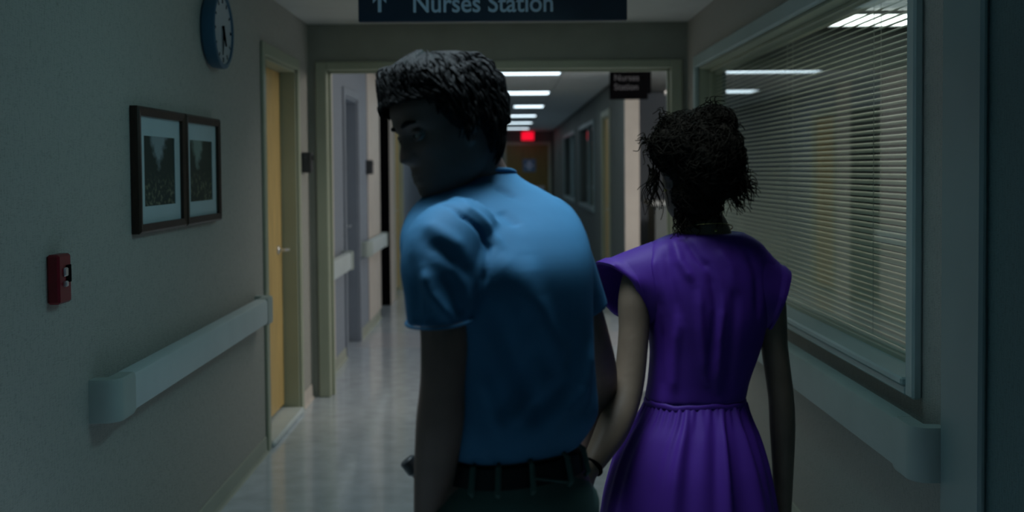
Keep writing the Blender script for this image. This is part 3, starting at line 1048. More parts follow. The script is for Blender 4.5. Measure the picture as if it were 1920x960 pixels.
def head_point(th, z):
    """th=0 front, +pi/2 = left(-x) ; returns local x,y,z"""
    F, B, Wd = head_profile(z)
    yc = (F + B) / 2 - 0.004
    ct, st = math.cos(th), math.sin(th)
    ry = (F - yc) if ct > 0 else (yc - B)
    e = 2.0 / 2.25
    y = yc + math.copysign(abs(ct) ** e, ct) * ry
    x = -math.copysign(abs(st) ** e, st) * Wd
    return x, y


def face_bump(x, y, z):
    if y < 0.02:
        return 0.0
    d = 0.0
    # nose
    if -0.056 < z < 0.030:
        t = (0.026 - z) / 0.064
        t = min(max(t, 0), 1)
        pro = 0.005 + 0.022 * t ** 1.25
        if z < -0.036:
            pro *= max(0, 1 - (-0.036 - z) / 0.014)
        w = 0.008 + 0.008 * t
        d += pro * math.exp(-(x / w) ** 2)
    # brow, sockets, cheekbones
    d += 0.005 * math.exp(-((abs(x) - 0.028) / 0.022) ** 2 - ((z - 0.022) / 0.009) ** 2)
    d -= 0.011 * math.exp(-((abs(x) - 0.031) / 0.014) ** 2 - ((z - 0.001) / 0.010) ** 2)
    d += 0.004 * math.exp(-((abs(x) - 0.047) / 0.018) ** 2 - ((z + 0.024) / 0.015) ** 2)
    # lips
    wl_ = math.exp(-(x / 0.021) ** 4)
    d += wl_ * (0.006 * math.exp(-((z + 0.064) / 0.0045) ** 2) + 0.006 * math.exp(-((z + 0.077) / 0.0055) ** 2) - 0.002 * math.exp(-((z + 0.0705) / 0.002) ** 2))
    # chin
    d += 0.007 * math.exp(-(x / 0.020) ** 2 - ((z + 0.101) / 0.010) ** 2)
    d -= 0.003 * math.exp(-(x / 0.022) ** 2 - ((z + 0.087) / 0.005) ** 2)
    return d


def head_grid(bm, place, fn=None, nz=84, nt=96, scale=1.0):
    """fn(th, z, x, y) -> extra outward offset; place maps local->world"""
    rings = []
    for i in range(nz):
        u = i / (nz - 1)
        z = -0.115 + 0.230 * (0.5 - 0.5 * math.cos(math.pi * u))
        r = []
        for k in range(nt):
            th = 2 * math.pi * k / nt
            x, y = head_point(th, z)
            off = fn(th, z, x, y) if fn else 0.0
            n = Vector((x / 0.078 ** 2, (y) / 0.095 ** 2, z / 0.115 ** 2)).normalized()
            fb = face_bump(x, y, z)
            p = Vector((x, y + fb, z)) + n * off
            r.append(place(p * scale))
        rings.append(r)
    ring_loft(bm, rings)


def placer(origin, fwd, upish):
    f = Vector(fwd).normalized()
    u = Vector(upish)
    u = (u - f * u.dot(f)).normalized()
    r = f.cross(u)
    o = Vector(origin)
    return lambda p: o + r * p[0] + f * p[1] + u * p[2]


def ear(bm, place, s):
    # helix ring + lobe
    pts = []
    for k in range(15):
        a = math.radians(-70 + 250 * k / 14)
        pts.append(place(Vector((s * (0.076 + 0.006 * math.sin(a + 0.6)), -0.012 - 0.016 * math.cos(a) * -1, -0.006 + 0.030 * math.sin(a)))))
    tube(bm, pts, [0.0055] * 13 + [0.0045, 0.004], 8)
    sphere(bm, place(Vector((s * 0.072, -0.006, -0.010))), 0.016, 12, 8)
    sphere(bm, place(Vector((s * 0.073, -0.002, -0.036))), 0.008, 10, 6)


def hand(bm, wrist, palm_dir, finger_dir, side, s=1.0, curl=0.5, thumb_sign=1):
    """wrist point, palm_dir = normal out of the palm, finger_dir = along the hand, side = towards the thumb"""
    fd = Vector(finger_dir).normalized()
    sd = Vector(side)
    sd = (sd - fd * sd.dot(fd)).normalized()
    pn = Vector(palm_dir)
    pn = (pn - fd * pn.dot(fd) - sd * pn.dot(sd)).normalized()
    w = Vector(wrist)
    limb(bm, [(w - fd * 0.01 * s, 0.026 * s, 0.020 * s), (w + fd * 0.025 * s, 0.033 * s, 0.018 * s), (w + fd * 0.06 * s, 0.041 * s, 0.016 * s), (w + fd * 0.088 * s, 0.040 * s, 0.014 * s)], side=sd, n=16)
    lens = [0.070, 0.078, 0.073, 0.058]
    for i in range(4):
        base = w + fd * (0.086 - 0.004 * abs(i - 1)) * s + sd * (0.031 - 0.0205 * i) * s
        ang = 0
        p = base - fd * 0.01
        pts = [(p, 0.0095 * s, 0.0095 * s)]
        p = base
        pts.append((p, 0.0095 * s, 0.0095 * s))
        for j, fr_ in enumerate((0.45, 0.30, 0.25)):
            ang += curl * (0.55, 0.75, 0.5)[j] * (1 + 0.12 * i)
            p = p + (fd * math.cos(ang) + pn * math.sin(ang)) * lens[i] * fr_ * s
            pts.append((p, (0.0090, 0.0085, 0.0072)[j] * s, (0.0090, 0.0085, 0.0072)[j] * s))
        limb(bm, pts, sub=3, n=10, side=sd)
    b = w + fd * 0.022 * s + sd * 0.024 * s
    t1 = (fd * 0.72 + sd * 0.62 + pn * 0.25).normalized()
    t2 = (fd * 0.95 + sd * 0.15 + pn * 0.40).normalized()
    limb(bm, [(b - t1 * 0.008, 0.013 * s, 0.013 * s), (b + t1 * 0.03 * s, 0.0125 * s, 0.012 * s), (b + t1 * 0.05 * s + t2 * 0.012 * s, 0.0105 * s, 0.010 * s), (b + t1 * 0.05 * s + t2 * 0.040 * s, 0.008 * s, 0.0075 * s)], sub=3, n=10, side=sd)


def shoe(name, parent, ankle, fwd, m, s=1.0):
    f = Vector(fwd).normalized()
    r = f.cross(Zup)
    a = Vector((ankle[0], ankle[1], 0))
    bm = bmesh.new()
    rows = [(-0.075, 0.026, 0.06), (-0.06, 0.036, 0.085), (-0.02, 0.040, 0.10), (0.04, 0.044, 0.075), (0.10, 0.049, 0.055), (0.15, 0.046, 0.045), (0.185, 0.030, 0.032), (0.195, 0.012, 0.02)]
    rings = []
    for d, w, h in rows:
        ring = []
        for k in range(16):
            t = 2 * math.pi * k / 16
            zz = (0.5 + 0.5 * math.sin(t))
            ring.append(a + f * d * s + r * math.cos(t) * w * s * (1.0 if zz < 0.5 else 0.85) + Zup * (zz ** 0.8 * h * s + 0.0))
        rings.append(ring)
    ring_loft(bm, rings)
    return part(name, bm, m, parent, True, 60)


# ------------------------------------------------------------------ the young man
boy = thing('person', 'young man in a blue short-sleeved shirt, looking back over his left shoulder', 'person', (0.0, 1.95, 0.0))
YW = math.radians(34)


def B(px, py, y):
    return W(px, py, y)


TR = [(B(905, 318, 2.05), 0.055, 0.055), (B(908, 338, 2.03), 0.078, 0.064), (B(914, 362, 2.005), 0.122, 0.080), (B(922, 394, 1.97), 0.162, 0.096), (B(929, 440, 1.93), 0.182, 0.112),
      (B(938, 500, 1.90), 0.180, 0.120), (B(950, 580, 1.90), 0.166, 0.118), (B(962, 660, 1.915), 0.157, 0.112), (B(968, 730, 1.93), 0.157, 0.112), (B(970, 782, 1.94), 0.158, 0.114),
      (B(962, 822, 1.945), 0.144, 0.105), (B(960, 842, 1.945), 0.128, 0.094)]
sh_L, el_L, wr_L = B(826, 450, 1.80), B(830, 715, 1.80), B(803, 985, 1.90)
sh_R, el_R, wr_R = B(1022, 440, 2.03), B(1126, 712, 2.26), B(1090, 856, 2.285)
pelvis = B(957, 925, 1.95)
rv = Vector((math.cos(0.35), math.sin(0.35), 0))
hipL, hipR = pelvis - rv * 0.085, pelvis + rv * 0.085
ankL, ankR = Vector((hipL.x - 0.01, 1.62, 0.10)), Vector((hipR.x + 0.01, 2.22, 0.085))
kneeL, kneeR = Vector((hipL.x - 0.015, 1.86, 0.50)), Vector((hipR.x + 0.015, 2.16, 0.49))
HO = B(838, 240, 1.98)
HF, HU = (-0.83, -0.50, -0.25), (-0.10, 0.10, 1.0)
hp0 = placer(HO, HF, HU)
hp = lambda p: hp0(Vector(p) * 1.03)

bm = bmesh.new()
head_grid(bm, hp)
ear(bm, hp, -1)
ear(bm, hp, 1)
limb(bm, [(hp(Vector((0, -0.025, -0.03))), 0.055, 0.055), (B(888, 308, 2.02), 0.054, 0.057), (B(904, 345, 2.045), 0.056, 0.056), (B(912, 395, 2.01), 0.06, 0.06)], side=Vector((1, 0, 0)))
torso(bm, [(c - Vector((0, 0, 0.012)), a * 0.83, b * 0.78, YW) for c, a, b in TR[1:]])
limb(bm, [(B(876, 440, 1.87), 0.042, 0.042), (sh_L + Vector((0.004, 0.01, -0.012)), 0.045, 0.045), (B(830, 530, 1.785), 0.044, 0.047), (B(834, 625, 1.785), 0.0415, 0.044), (el_L, 0.0385, 0.040), (B(826, 790, 1.825), 0.0425, 0.043), (B(816, 880, 1.86), 0.0375, 0.038), (B(808, 945, 1.885), 0.031, 0.032), (wr_L, 0.026, 0.028)])
limb(bm, [(B(985, 430, 1.99), 0.042, 0.042), (sh_R, 0.046, 0.046), (B(1070, 540, 2.08), 0.046, 0.046), (B(1108, 640, 2.14), 0.040, 0.040), (el_R, 0.036, 0.037), (B(1113, 790, 2.285), 0.037, 0.037), (wr_R, 0.026, 0.027)])
hand(bm, wr_L, (0.2, 0.9, 0.1), (-0.12, 0.15, -1), (-0.9, 0.3, 0.0), 1.0, 0.75)
hand(bm, wr_R, (0.75, 0.4, -0.2), (-0.25, 0.0, -1), (0.3, -1, 0), 1.0, 0.8)
torso(bm, [(B(960, 838, 1.945), 0.115, 0.085, YW), (pelvis + Vector((0, 0, 0.02)), 0.145, 0.10, 0.4), (pelvis - Vector((0, 0, 0.06)), 0.14, 0.09, 0.35)])
for h_, k_, a_ in ((hipL, kneeL, ankL), (hipR, kneeR, ankR)):
    limb(bm, [(h_, 0.075, 0.080), (h_.lerp(k_, 0.5), 0.065, 0.070), (k_, 0.048, 0.052), (k_.lerp(a_, 0.35), 0.048, 0.052), (a_, 0.032, 0.036), (a_ - Vector((0, 0, 0.05)), 0.030, 0.034)])
body = modded('body', bm, M['skin_boy'], boy, 0.0042, 3, 0.45)

for s in (-1, 1):
    bm = bmesh.new()
    sphere(bm, hp(Vector((s * 0.031, 0.0690, 0.000))), 0.0118, 16, 10)
    ey = part('eye', bm, M['eye'], boy, True, None)
    bm = bmesh.new()
    sphere(bm, hp(Vector((s * 0.031 + 0.003, 0.0775, 0.000))), 0.0052, 12, 8)
    part('iris', bm, M['iris'], ey, True, None)
    for zo, rr in ((0.0072, 0.0038), (-0.0075, 0.0030)):
        bm = bmesh.new()
        lid = []
        for k in range(9):
            t = k / 8 * 2 - 1
            lid.append(hp(Vector((s * 0.031 + t * 0.0135, 0.0690 + 0.0118 * math.sqrt(max(0, 1 - (t * 0.85) ** 2)) * 0.86, zo * (1 - 0.75 * t * t)))))
        tube(bm, lid, [rr * (0.5 + 0.5 * math.sqrt(max(0, 1 - (k / 4 - 1) ** 2))) for k in range(9)], 8)
        part('eyelid', bm, M['skin_boy'], boy, True, None)
    bm = bmesh.new()
    pts = []
    for k in range(8):
        t = k / 7
        x = s * (0.012 + 0.036 * t)
        zz = 0.021 + 0.006 * math.sin(t * 2.2) - 0.004 * t
        th = math.atan2(-x, 0.085)
        xx, yyv = head_point(th, zz)
        pts.append(hp(Vector((x, yyv - 0.001 + face_bump(x, yyv, zz), zz))))
    tube(bm, pts, [0.003, 0.0042, 0.0046, 0.0046, 0.0042, 0.0036, 0.0028, 0.0015], 6)
    part('eyebrow', bm, M['hair_boy'], boy, True, None)


def hair_line_boy(th):
    """lowest hair z for azimuth"""
    a = abs((th + math.pi) % (2 * math.pi) - math.pi)
    d = math.degrees(a)
    return np.interp(d, [0, 25, 45, 60, 72, 84, 95, 110, 130, 150, 180], [0.054, 0.052, 0.048, 0.038, -0.005, -0.022, 0.012, -0.035, -0.062, -0.070, -0.072])


def boy_hair_off(th, z, x, y):
    hl = hair_line_boy(th)
    t = min(max((z - hl) / (0.045 if abs(th if th < math.pi else th - 2 * math.pi) < 1.15 else 0.016), 0), 1)
    a = abs((th + math.pi) % (2 * math.pi) - math.pi)
    thick = 0.020 + 0.010 * max(0, math.cos(a)) * (1 if z > 0.03 else 0.5)
    thick += 0.004 * math.sin(9 * th + 30 * z) * 0.6 + 0.003 * math.sin(23 * th - 60 * z)
    if z < -0.02:
        thick *= 0.75
    return -0.008 + t * (thick + 0.008)


bm = bmesh.new()
head_grid(bm, lambda p: hp(p), lambda th, z, x, y: boy_hair_off(th, z, x, y) - 0.0, nz=70, nt=90)
# locks sweeping from the crown, the front ones forward over the forehead
for i in range(1100):
    th = random.uniform(-math.pi, math.pi)
    hl = hair_line_boy(th)
    fr_ = abs(th) < 1.0
    z0 = random.uniform(max(hl + 0.012, -0.05), 0.105)
    L = random.uniform(0.03, 0.065)
    zz = z0
    sw = random.uniform(-0.25, 0.45)
    pts, rad = [], []
    n = 7
    thk = th
    for k in range(n):
        t = k / (n - 1)
        x, y = head_point(thk, min(max(zz, -0.1), 0.113))
        nrm = Vector((x / 0.078 ** 2, y / 0.095 ** 2, zz / 0.115 ** 2)).normalized()
        off = boy_hair_off(thk, max(zz, hl + 0.02), x, y) + 0.002 + (0.004 * math.sin(t * 3.0)) + (0.007 * t if fr_ and z0 > 0.06 else 0)
        if zz < hl:
            off = max(off, 0.010)
        pts.append(hp(Vector((x, y, zz)) + nrm * off))
        rad.append(0.0024 * math.sin(math.pi * (0.12 + 0.82 * t)) + 0.0004)
        zz -= min(L * (0.9 if zz < 0.08 else 0.45), z0 - hl + (0.002 if abs(th) < 1.3 else 0.016)) / n
        thk += sw * 0.07 + (0.02 if fr_ else 0)
    tube(bm, pts, rad, 6)
part('hair', bm, M['hair_boy'], boy, True, None)

# shirt: trunk and sleeves fused, then pressed folds
bm = bmesh.new()
torso(bm, [(c, a, b, YW) for c, a, b in TR])
limb(bm, [(B(885, 420, 1.87), 0.060, 0.050), (B(838, 452, 1.81), 0.066, 0.064), (B(824, 495, 1.785), 0.066, 0.070), (B(825, 550, 1.778), 0.060, 0.070), (B(826, 590, 1.78), 0.057, 0.068), (B(827, 603, 1.78), 0.055, 0.066)], round_ends=False, n=28)
limb(bm, [(B(975, 415, 1.98), 0.060, 0.050), (B(1024, 432, 2.03), 0.066, 0.066), (B(1052, 495, 2.06), 0.064, 0.068), (B(1085, 570, 2.11), 0.056, 0.062), (B(1090, 585, 2.115), 0.055, 0.061)], round_ends=False, n=28)
shirt = modded('shirt', bm, M['shirt'], boy, 0.0045, 6, 0.5)
BK = 1.80


def on_surface(o, pts):
    """drop fold points straight onto the modelled cloth"""
    me = o.data
    t = BVHTree.FromPolygons([v.co for v in me.vertices], [p.vertices for p in me.polygons])
    out = []
    for q in pts:
        a_ = Vector(CAM)
        d_ = (W(q[0], q[1], 2.0) - a_).normalized()
        h_ = t.ray_cast(a_, d_)[0]
        out.append(np.array(h_ if h_ is not None else W(*q)))
    return out


L_ = lambda pts: on_surface(shirt, pts)
folds(shirt, [
    (L_([(832, 384, 1.82), (868, 405, 1.80), (900, 432, 1.79), (916, 462, 1.80), (908, 520, 1.80), (890, 590, 1.80)]), 0.0055, -0.009),
    (L_([(840, 372, 1.83), (880, 394, 1.81), (915, 425, 1.79), (938, 460, 1.79)]), 0.010, 0.007),
    (L_([(795, 420, 1.73), (830, 440, 1.72), (870, 470, 1.73)]), 0.014, 0.006),
    (L_([(800, 455, 1.72), (840, 480, 1.715), (885, 520, 1.73)]), 0.012, -0.006),
    (L_([(795, 505, 1.715), (808, 550, 1.71), (845, 600, 1.71)]), 0.010, 0.011),
    (L_([(835, 510, 1.71), (855, 560, 1.71), (870, 600, 1.72)]), 0.014, -0.008),
    (L_([(770, 470, 1.73), (780, 540, 1.72), (785, 600, 1.72)]), 0.012, -0.004),
    (L_([(925, 350, 1.92), (950, 360, 1.92), (965, 372, 1.92)]), 0.012, -0.006),
    (L_([(935, 395, 1.86), (955, 410, 1.85), (970, 425, 1.85)]), 0.014, -0.005),
    (L_([(930, 480, 1.80), (975, 530, 1.79), (1000, 600, 1.79)]), 0.024, 0.006),
    (L_([(985, 480, 1.80), (1000, 560, 1.79), (1060, 700, 1.82)]), 0.022, 0.007),
    (L_([(915, 560, 1.80), (970, 690, 1.80), (1020, 800, 1.82)]), 0.022, -0.007),
    (L_([(1010, 640, 1.80), (975, 720, 1.80), (930, 790, 1.82)]), 0.016, -0.005),
    (L_([(1030, 690, 1.81), (1000, 750, 1.81), (950, 800, 1.83)]), 0.016, 0.006),
    (L_([(1110, 640, 1.9), (1095, 730, 1.87), (1010, 800, 1.84)]), 0.020, 0.007),
    (L_([(1085, 620, 1.87), (1060, 720, 1.85), (980, 790, 1.83)]), 0.016, -0.005),
    (L_([(900, 700, 1.82), (925, 760, 1.83), (935, 815, 1.84)]), 0.012, 0.005),
])
# sleeve hem and collar bands
bm = bmesh.new()
pts = ell(B(826, 600, 1.78), Vector((0.0575, 0, 0.004)), Vector((0, 0.069, 0.004)), 32)
tube(bm, pts + [pts[0]], 0.0026, 6)
part('sleeve_hem', bm, M['shirt'], shirt, True, None)
bm = bmesh.new()
cr_, cf_ = Vector((math.cos(YW), math.sin(YW), 0.0)), Vector((-math.sin(YW), math.cos(YW), -0.25))
pts = ell(B(906, 332, 2.042), cr_ * 0.062, cf_ * 0.057, 40)
tube(bm, pts + [pts[0]], 0.0042, 8)
part('collar', bm, M['shirt'], shirt, True, None)

# trousers, belt, loops
bm = bmesh.new()
torso(bm, [(B(961, 850, 1.945), 0.128, 0.096, YW), (B(960, 885, 1.947), 0.134, 0.102, YW), (pelvis + Vector((0, 0, 0.0)), 0.158, 0.116, 0.45), (pelvis - Vector((0, 0, 0.07)), 0.162, 0.112, 0.38), (pelvis - Vector((0, 0, 0.12)), 0.12, 0.08, 0.35)])
for h_, k_, a_ in ((hipL, kneeL, ankL), (hipR, kneeR, ankR)):
    limb(bm, [(h_ - Vector((0, 0, 0.02)), 0.088, 0.095), (h_.lerp(k_, 0.5), 0.083, 0.090), (k_, 0.070, 0.074), (k_.lerp(a_, 0.5), 0.066, 0.070), (a_ - Vector((0, 0, 0.03)), 0.064, 0.068)], round_ends=False)
tro = modded('trousers', bm, M['trousers'], boy, 0.007, 4, 0.5)
bm = bmesh.new()
rings = []
for py, k_ in ((846, 0.0), (848, 0.006), (882, 0.007), (884, 0.001)):
    q = (py - 846) / 38
    c = B(960.5, py, 1.946)
    a_, b_ = 0.127 + 0.006 * q + k_, 0.095 + 0.006 * q + k_
    rings.append(ell(c, Vector((math.cos(YW), math.sin(YW), 0)) * a_, Vector((-math.sin(YW), math.cos(YW), 0)) * b_, 64, 2.3))
ring_loft(bm, rings)
blt = part('belt', bm, M['belt'], boy, True)
for deg in (-127, -100, -72, -40, -150, 60, 100, 130):
    a_ = math.radians(deg)
    e_ = 2 / 2.3
    pts = []
    for py, k_ in ((836, 0.004), (842, 0.011), (886, 0.013), (893, 0.006)):
        q = (py - 846) / 38
        c = B(960.5, py, 1.946)
        A, Bq = 0.127 + 0.006 * q + k_, 0.095 + 0.006 * q + k_
        cx = math.copysign(abs(math.cos(a_)) ** e_, math.cos(a_)) * A
        sx_ = math.copysign(abs(math.sin(a_)) ** e_, math.sin(a_)) * Bq
        pts.append(c + Vector((math.cos(YW), math.sin(YW), 0)) * cx + Vector((-math.sin(YW), math.cos(YW), 0)) * sx_)
    bm = bmesh.new()
    tube(bm, pts, [0.004, 0.0055, 0.0055, 0.004], 6)
    part('belt_loop', bm, M['trousers'], tro, True)
# back pocket seam lines
bm = bmesh.new()
tube(bm, [B(1002, 897, 1.835), B(1045, 902, 1.86), B(1070, 905, 1.885)], 0.0022, 6)
part('pocket_seam', bm, M['trousers'], tro, True)
shoe('shoe', boy, ankL, (0.0, 1, 0), M['shoe'])
shoe('shoe', boy, ankR, (0.0, 1, 0), M['shoe'])

# dark rod end showing beside the forearm, against his left hip
p1, p0 = B(762, 861, 1.93), B(797, 905, 1.93)
rod = thing('dark_rod', 'small dark rod end poking out left of the young man\'s forearm', 'rod', p0)
bm = bmesh.new()
d = (p1 - p0)
tube(bm, [p0, p0 + d * 0.02, p0 + d * 0.45, p0 + d * 0.52, p0 + d * 0.95, p1], [0.009, 0.011, 0.011, 0.015, 0.015, 0.012], 16)
part('grip', bm, M['dark_grey'], rod, True, 40)

# ------------------------------------------------------------------ the young woman
girl = thing('person', 'young woman with messy pinned-up dark hair in a purple cap-sleeved dress, seen from behind', 'person', (0.4, 2.35, 0.0))
GD = 2.35
gy = math.radians(6)
BR = [(W(1328, 437, GD), 0.079, 0.052), (W(1325, 445, GD), 0.102, 0.060), (W(1320, 462, GD), 0.134, 0.070), (W(1318, 490, GD), 0.152, 0.084), (W(1318, 530, GD), 0.154, 0.094),
      (W(1324, 590, GD), 0.138, 0.098), (W(1322, 650, GD), 0.123, 0.092), (W(1310, 710, GD), 0.113, 0.084), (W(1303, 746, GD), 0.112, 0.082)]
gsL, gsR = W(1203, 515, 2.33), W(1430, 517, 2.36)
geL, gwL = W(1176, 732, 2.28), W(1106, 878, 2.165)
geR, gwR = W(1464, 742, 2.36), W(1467, 968, 2.42)
GHO = W(1303, 322, 2.36)
ghp = placer(GHO, (-0.34, 0.93, -0.06), (0.04, 0.0, 1))
gpel = Vector((W(1290, 900, GD).x, GD, 0.86))

bm = bmesh.new()
head_grid(bm, ghp, scale=0.93)
ear(bm, lambda p: ghp(p * 0.93), -1)
ear(bm, lambda p: ghp(p * 0.93), 1)
limb(bm, [(ghp(Vector((0, -0.02, -0.03))), 0.050, 0.050), (W(1312, 400, 2.37), 0.046, 0.048), (W(1322, 432, 2.36), 0.054, 0.052), (W(1325, 470, 2.35), 0.07, 0.06)])
torso(bm, [(c, a * 0.90, b * 0.88, gy) for c, a, b in BR[1:]])
limb(bm, [(W(1248, 496, 2.34), 0.034, 0.034), (gsL, 0.035, 0.037), (W(1190, 560, 2.32), 0.036, 0.040), (W(1188, 630, 2.31), 0.0335, 0.038), (geL, 0.034, 0.034), (W(1150, 800, 2.235), 0.0355, 0.034), (W(1126, 845, 2.195), 0.028, 0.028), (gwL, 0.0215, 0.023)])
limb(bm, [(W(1392, 497, 2.35), 0.034, 0.034), (gsR, 0.035, 0.037), (W(1445, 565, 2.36), 0.033, 0.038), (W(1452, 650, 2.36), 0.0295, 0.035), (geR, 0.0285, 0.030), (W(1467, 800, 2.37), 0.0285, 0.030), (W(1468, 890, 2.395), 0.0235, 0.025), (gwR, 0.0195, 0.023)])
sphere(bm, W(1467, 742, 2.350), 0.018, 12, 8)
hand(bm, gwL, (-0.75, -0.35, 0.2), (-0.25, -0.02, -1), (0.2, 1, 0), 0.9, 0.7)
hand(bm, gwR, (-0.9, 0.2, 0.1), (0.0, 0.12, -1), (-0.1, 1, 0.1), 0.9, 0.45)
torso(bm, [(W(1303, 740, GD), 0.098, 0.072, gy), (W(1296, 840, GD), 0.120, 0.09, gy), (gpel, 0.145, 0.10, gy), (gpel - Vector((0, 0, 0.10)), 0.14, 0.085, gy)])
ghips = [gpel + Vector((s * 0.074, 0, -0.04)) for s in (-1, 1)]
gank = [Vector((ghips[0].x, GD + 0.18, 0.075)), Vector((ghips[1].x, GD - 0.22, 0.095))]
gkn = [Vector((ghips[0].x, GD + 0.16, 0.46)), Vector((ghips[1].x, GD + 0.02, 0.47))]
for h_, k_, a_ in zip(ghips, gkn, gank):
    limb(bm, [(h_, 0.070, 0.072), (h_.lerp(k_, 0.5), 0.060, 0.064), (k_, 0.046, 0.049), (k_.lerp(a_, 0.35), 0.046, 0.050), (a_, 0.030, 0.034), (a_ - Vector((0, 0, 0.045)), 0.028, 0.034)])
gbody = modded('body', bm, M['skin_girl'], girl, 0.0045, 3, 0.45)
for s in (-1, 1):
    bm = bmesh.new()
    sphere(bm, ghp(Vector((s * 0.031, 0.0690, 0.000)) * 0.93), 0.011, 16, 10)
    gey = part('eye', bm, M['eye'], girl, True, None)
    bm = bmesh.new()
    sphere(bm, ghp(Vector((s * 0.031, 0.0775, 0.000)) * 0.93), 0.005, 12, 8)
    part('iris', bm, M['iris'], gey, True, None)

# bodice
bm = bmesh.new()
torso(bm, [(c, a, b, gy) for c, a, b in BR])
limb(bm, [(W(1250, 492, 2.345), 0.050, 0.045), (W(1212, 512, 2.335), 0.050, 0.050), (W(1206, 550, 2.335), 0.046, 0.048)], n=24)
limb(bm, [(W(1390, 490, 2.35), 0.050, 0.045), (W(1420, 508, 2.355), 0.047, 0.050), (W(1422, 552, 2.355), 0.043, 0.048)], n=24)
bod = modded('bodice', bm, M['dress'], girl, 0.005, 4, 0.5)
G_ = lambda pts: on_surface(bod, pts)
folds(bod, [
    (G_([(1238, 448, 2.28), (1225, 500, 2.26), (1235, 560, 2.26)]), 0.009, 0.0080),
    (G_([(1262, 448, 2.28), (1275, 490, 2.26), (1300, 530, 2.25)]), 0.009, 0.0072),
    (G_([(1285, 450, 2.29), (1310, 485, 2.27), (1330, 505, 2.26)]), 0.008, -0.0064),
    (G_([(1250, 460, 2.28), (1255, 520, 2.26), (1275, 600, 2.25)]), 0.010, -0.0064),
    (G_([(1330, 500, 2.26), (1345, 580, 2.25), (1330, 700, 2.265)]), 0.010, -0.0072),
    (G_([(1310, 540, 2.25), (1315, 620, 2.25), (1325, 720, 2.265)]), 0.009, 0.0064),
    (G_([(1355, 560, 2.25), (1348, 640, 2.255), (1345, 730, 2.27)]), 0.009, 0.0064),
    (G_([(1380, 520, 2.26), (1375, 620, 2.26), (1365, 740, 2.28)]), 0.012, -0.0048),
    (G_([(1270, 600, 2.25), (1265, 680, 2.265), (1262, 740, 2.275)]), 0.010, 0.0056),
    (G_([(1240, 600, 2.26), (1240, 680, 2.27), (1240, 740, 2.28)]), 0.010, -0.0048),
    (G_([(1400, 470, 2.30), (1420, 520, 2.30), (1420, 600, 2.30)]), 0.010, -0.0064),
    (G_([(1215, 480, 2.29), (1222, 540, 2.27), (1222, 610, 2.27)]), 0.010, -0.0080),
    (G_([(1345, 465, 2.29), (1370, 500, 2.27), (1385, 560, 2.27)]), 0.012, 0.0048),
])
# neckline binding
bm = bmesh.new()
pts = ell(W(1328, 440, GD), Vector((0.080, 0.008, 0.001)), Vector((-0.005, 0.053, 0.003)), 40)
tube(bm, pts + [pts[0]], 0.0028, 8)
part('neckline', bm, M['dress'], bod, True, None)


def sleeve(c0, u0, v0, c1, u1, v1, wob):
    """open flared cap sleeve with wall thickness and a turned-up cuff"""
    bm = bmesh.new()
    n = 48
    N = 12
    outer, inner = [], []
    for i in range(N + 1):
        t = i / N
        c = Vector(c0).lerp(Vector(c1), t)
        u = Vector(u0).lerp(Vector(u1), t)
        v = Vector(v0).lerp(Vector(v1), t)
        ro, ri = [], []
        ax = (Vector(c1) - Vector(c0)).normalized()
        for k in range(n):
            a = 2 * math.pi * k / n
            w_ = 1 + wob * t * (0.5 * math.sin(5 * a + 1.0) + 0.35 * math.sin(9 * a + 2 * t))
            bulge = 1 + 0.02 * math.sin(math.pi * t)
            cuff = 0.004 if t > 0.80 else 0.0
            d = u * math.cos(a) + v * math.sin(a)
            dn = d.normalized()
            ro.append(c + d * w_ * bulge + dn * cuff)
            ri.append(c + d * w_ * bulge - dn * 0.003)
        outer.append(ro)
        inner.append(ri)
    rings = outer + inner[::-1]
    ring_loft(bm, rings, caps=False)
    return part('sleeve', bm, M['dress'], girl, True, 60)


# left sleeve
Tp, Bt = W(1121, 496, 2.33), W(1192, 598, 2.33)
c1 = (Tp + Bt) / 2
u1 = (Tp - Bt) / 2
v1 = Vector((0.034, -0.050, 0.018))
T0, B0 = W(1222, 453, 2.335), W(1226, 612, 2.335)
sleeve((T0 + B0) / 2, (T0 - B0) / 2, Vector((0.0, -0.062, 0.0)), c1, u1, v1, 0.05)
# right sleeve
Tp, Bt = W(1481, 513, 2.36), W(1440, 618, 2.36)
T0, B0 = W(1418, 455, 2.355), W(1420, 612, 2.355)
sleeve((T0 + B0) / 2, (T0 - B0) / 2, Vector((0.0, -0.062, 0.0)), (Tp + Bt) / 2, (Tp - Bt) / 2, Vector((-0.004, -0.058, 0.0)), 0.04)

# waist seam and gathered skirt
bm = bmesh.new()
rings = []
for py, k_ in ((744, -0.003), (746, 0.0004), (749, 0.0012), (753, 0.0014), (756, 0.0004), (758, -0.003)):
    c = W(1303, py, GD)
    rings.append([p + Vector((0, 0, 0.0018 * math.sin(i_ * 0.55) + 0.0012 * math.sin(i_ * 1.3))) for i_, p in enumerate(ell(c, Vector((math.cos(gy), math.sin(gy), 0)) * (0.112 + k_), Vector((-math.sin(gy), math.cos(gy), 0)) * (0.082 + k_), 64, 2.3))])
ring_loft(bm, rings)
part('waistband', bm, M['dress'], girl, True, None)
bm = bmesh.new()
SK = [(W(1303, 752, GD), 0.111, 0.082), (W(1299, 780, GD), 0.123, 0.098), (W(1294, 815, GD), 0.142, 0.115), (W(1289, 870, GD), 0.163, 0.134), (W(1286, 960, GD), 0.186, 0.156),
      (Vector((W(1286, 960, GD).x, GD, 0.60)), 0.196, 0.172), (Vector((W(1286, 960, GD).x, GD, 0.47)), 0.200, 0.184)]
arr = crom([[*c, a, b] for c, a, b in SK], 10)
N_ = 240
ph = [random.uniform(0, 6.28) for _ in range(6)]
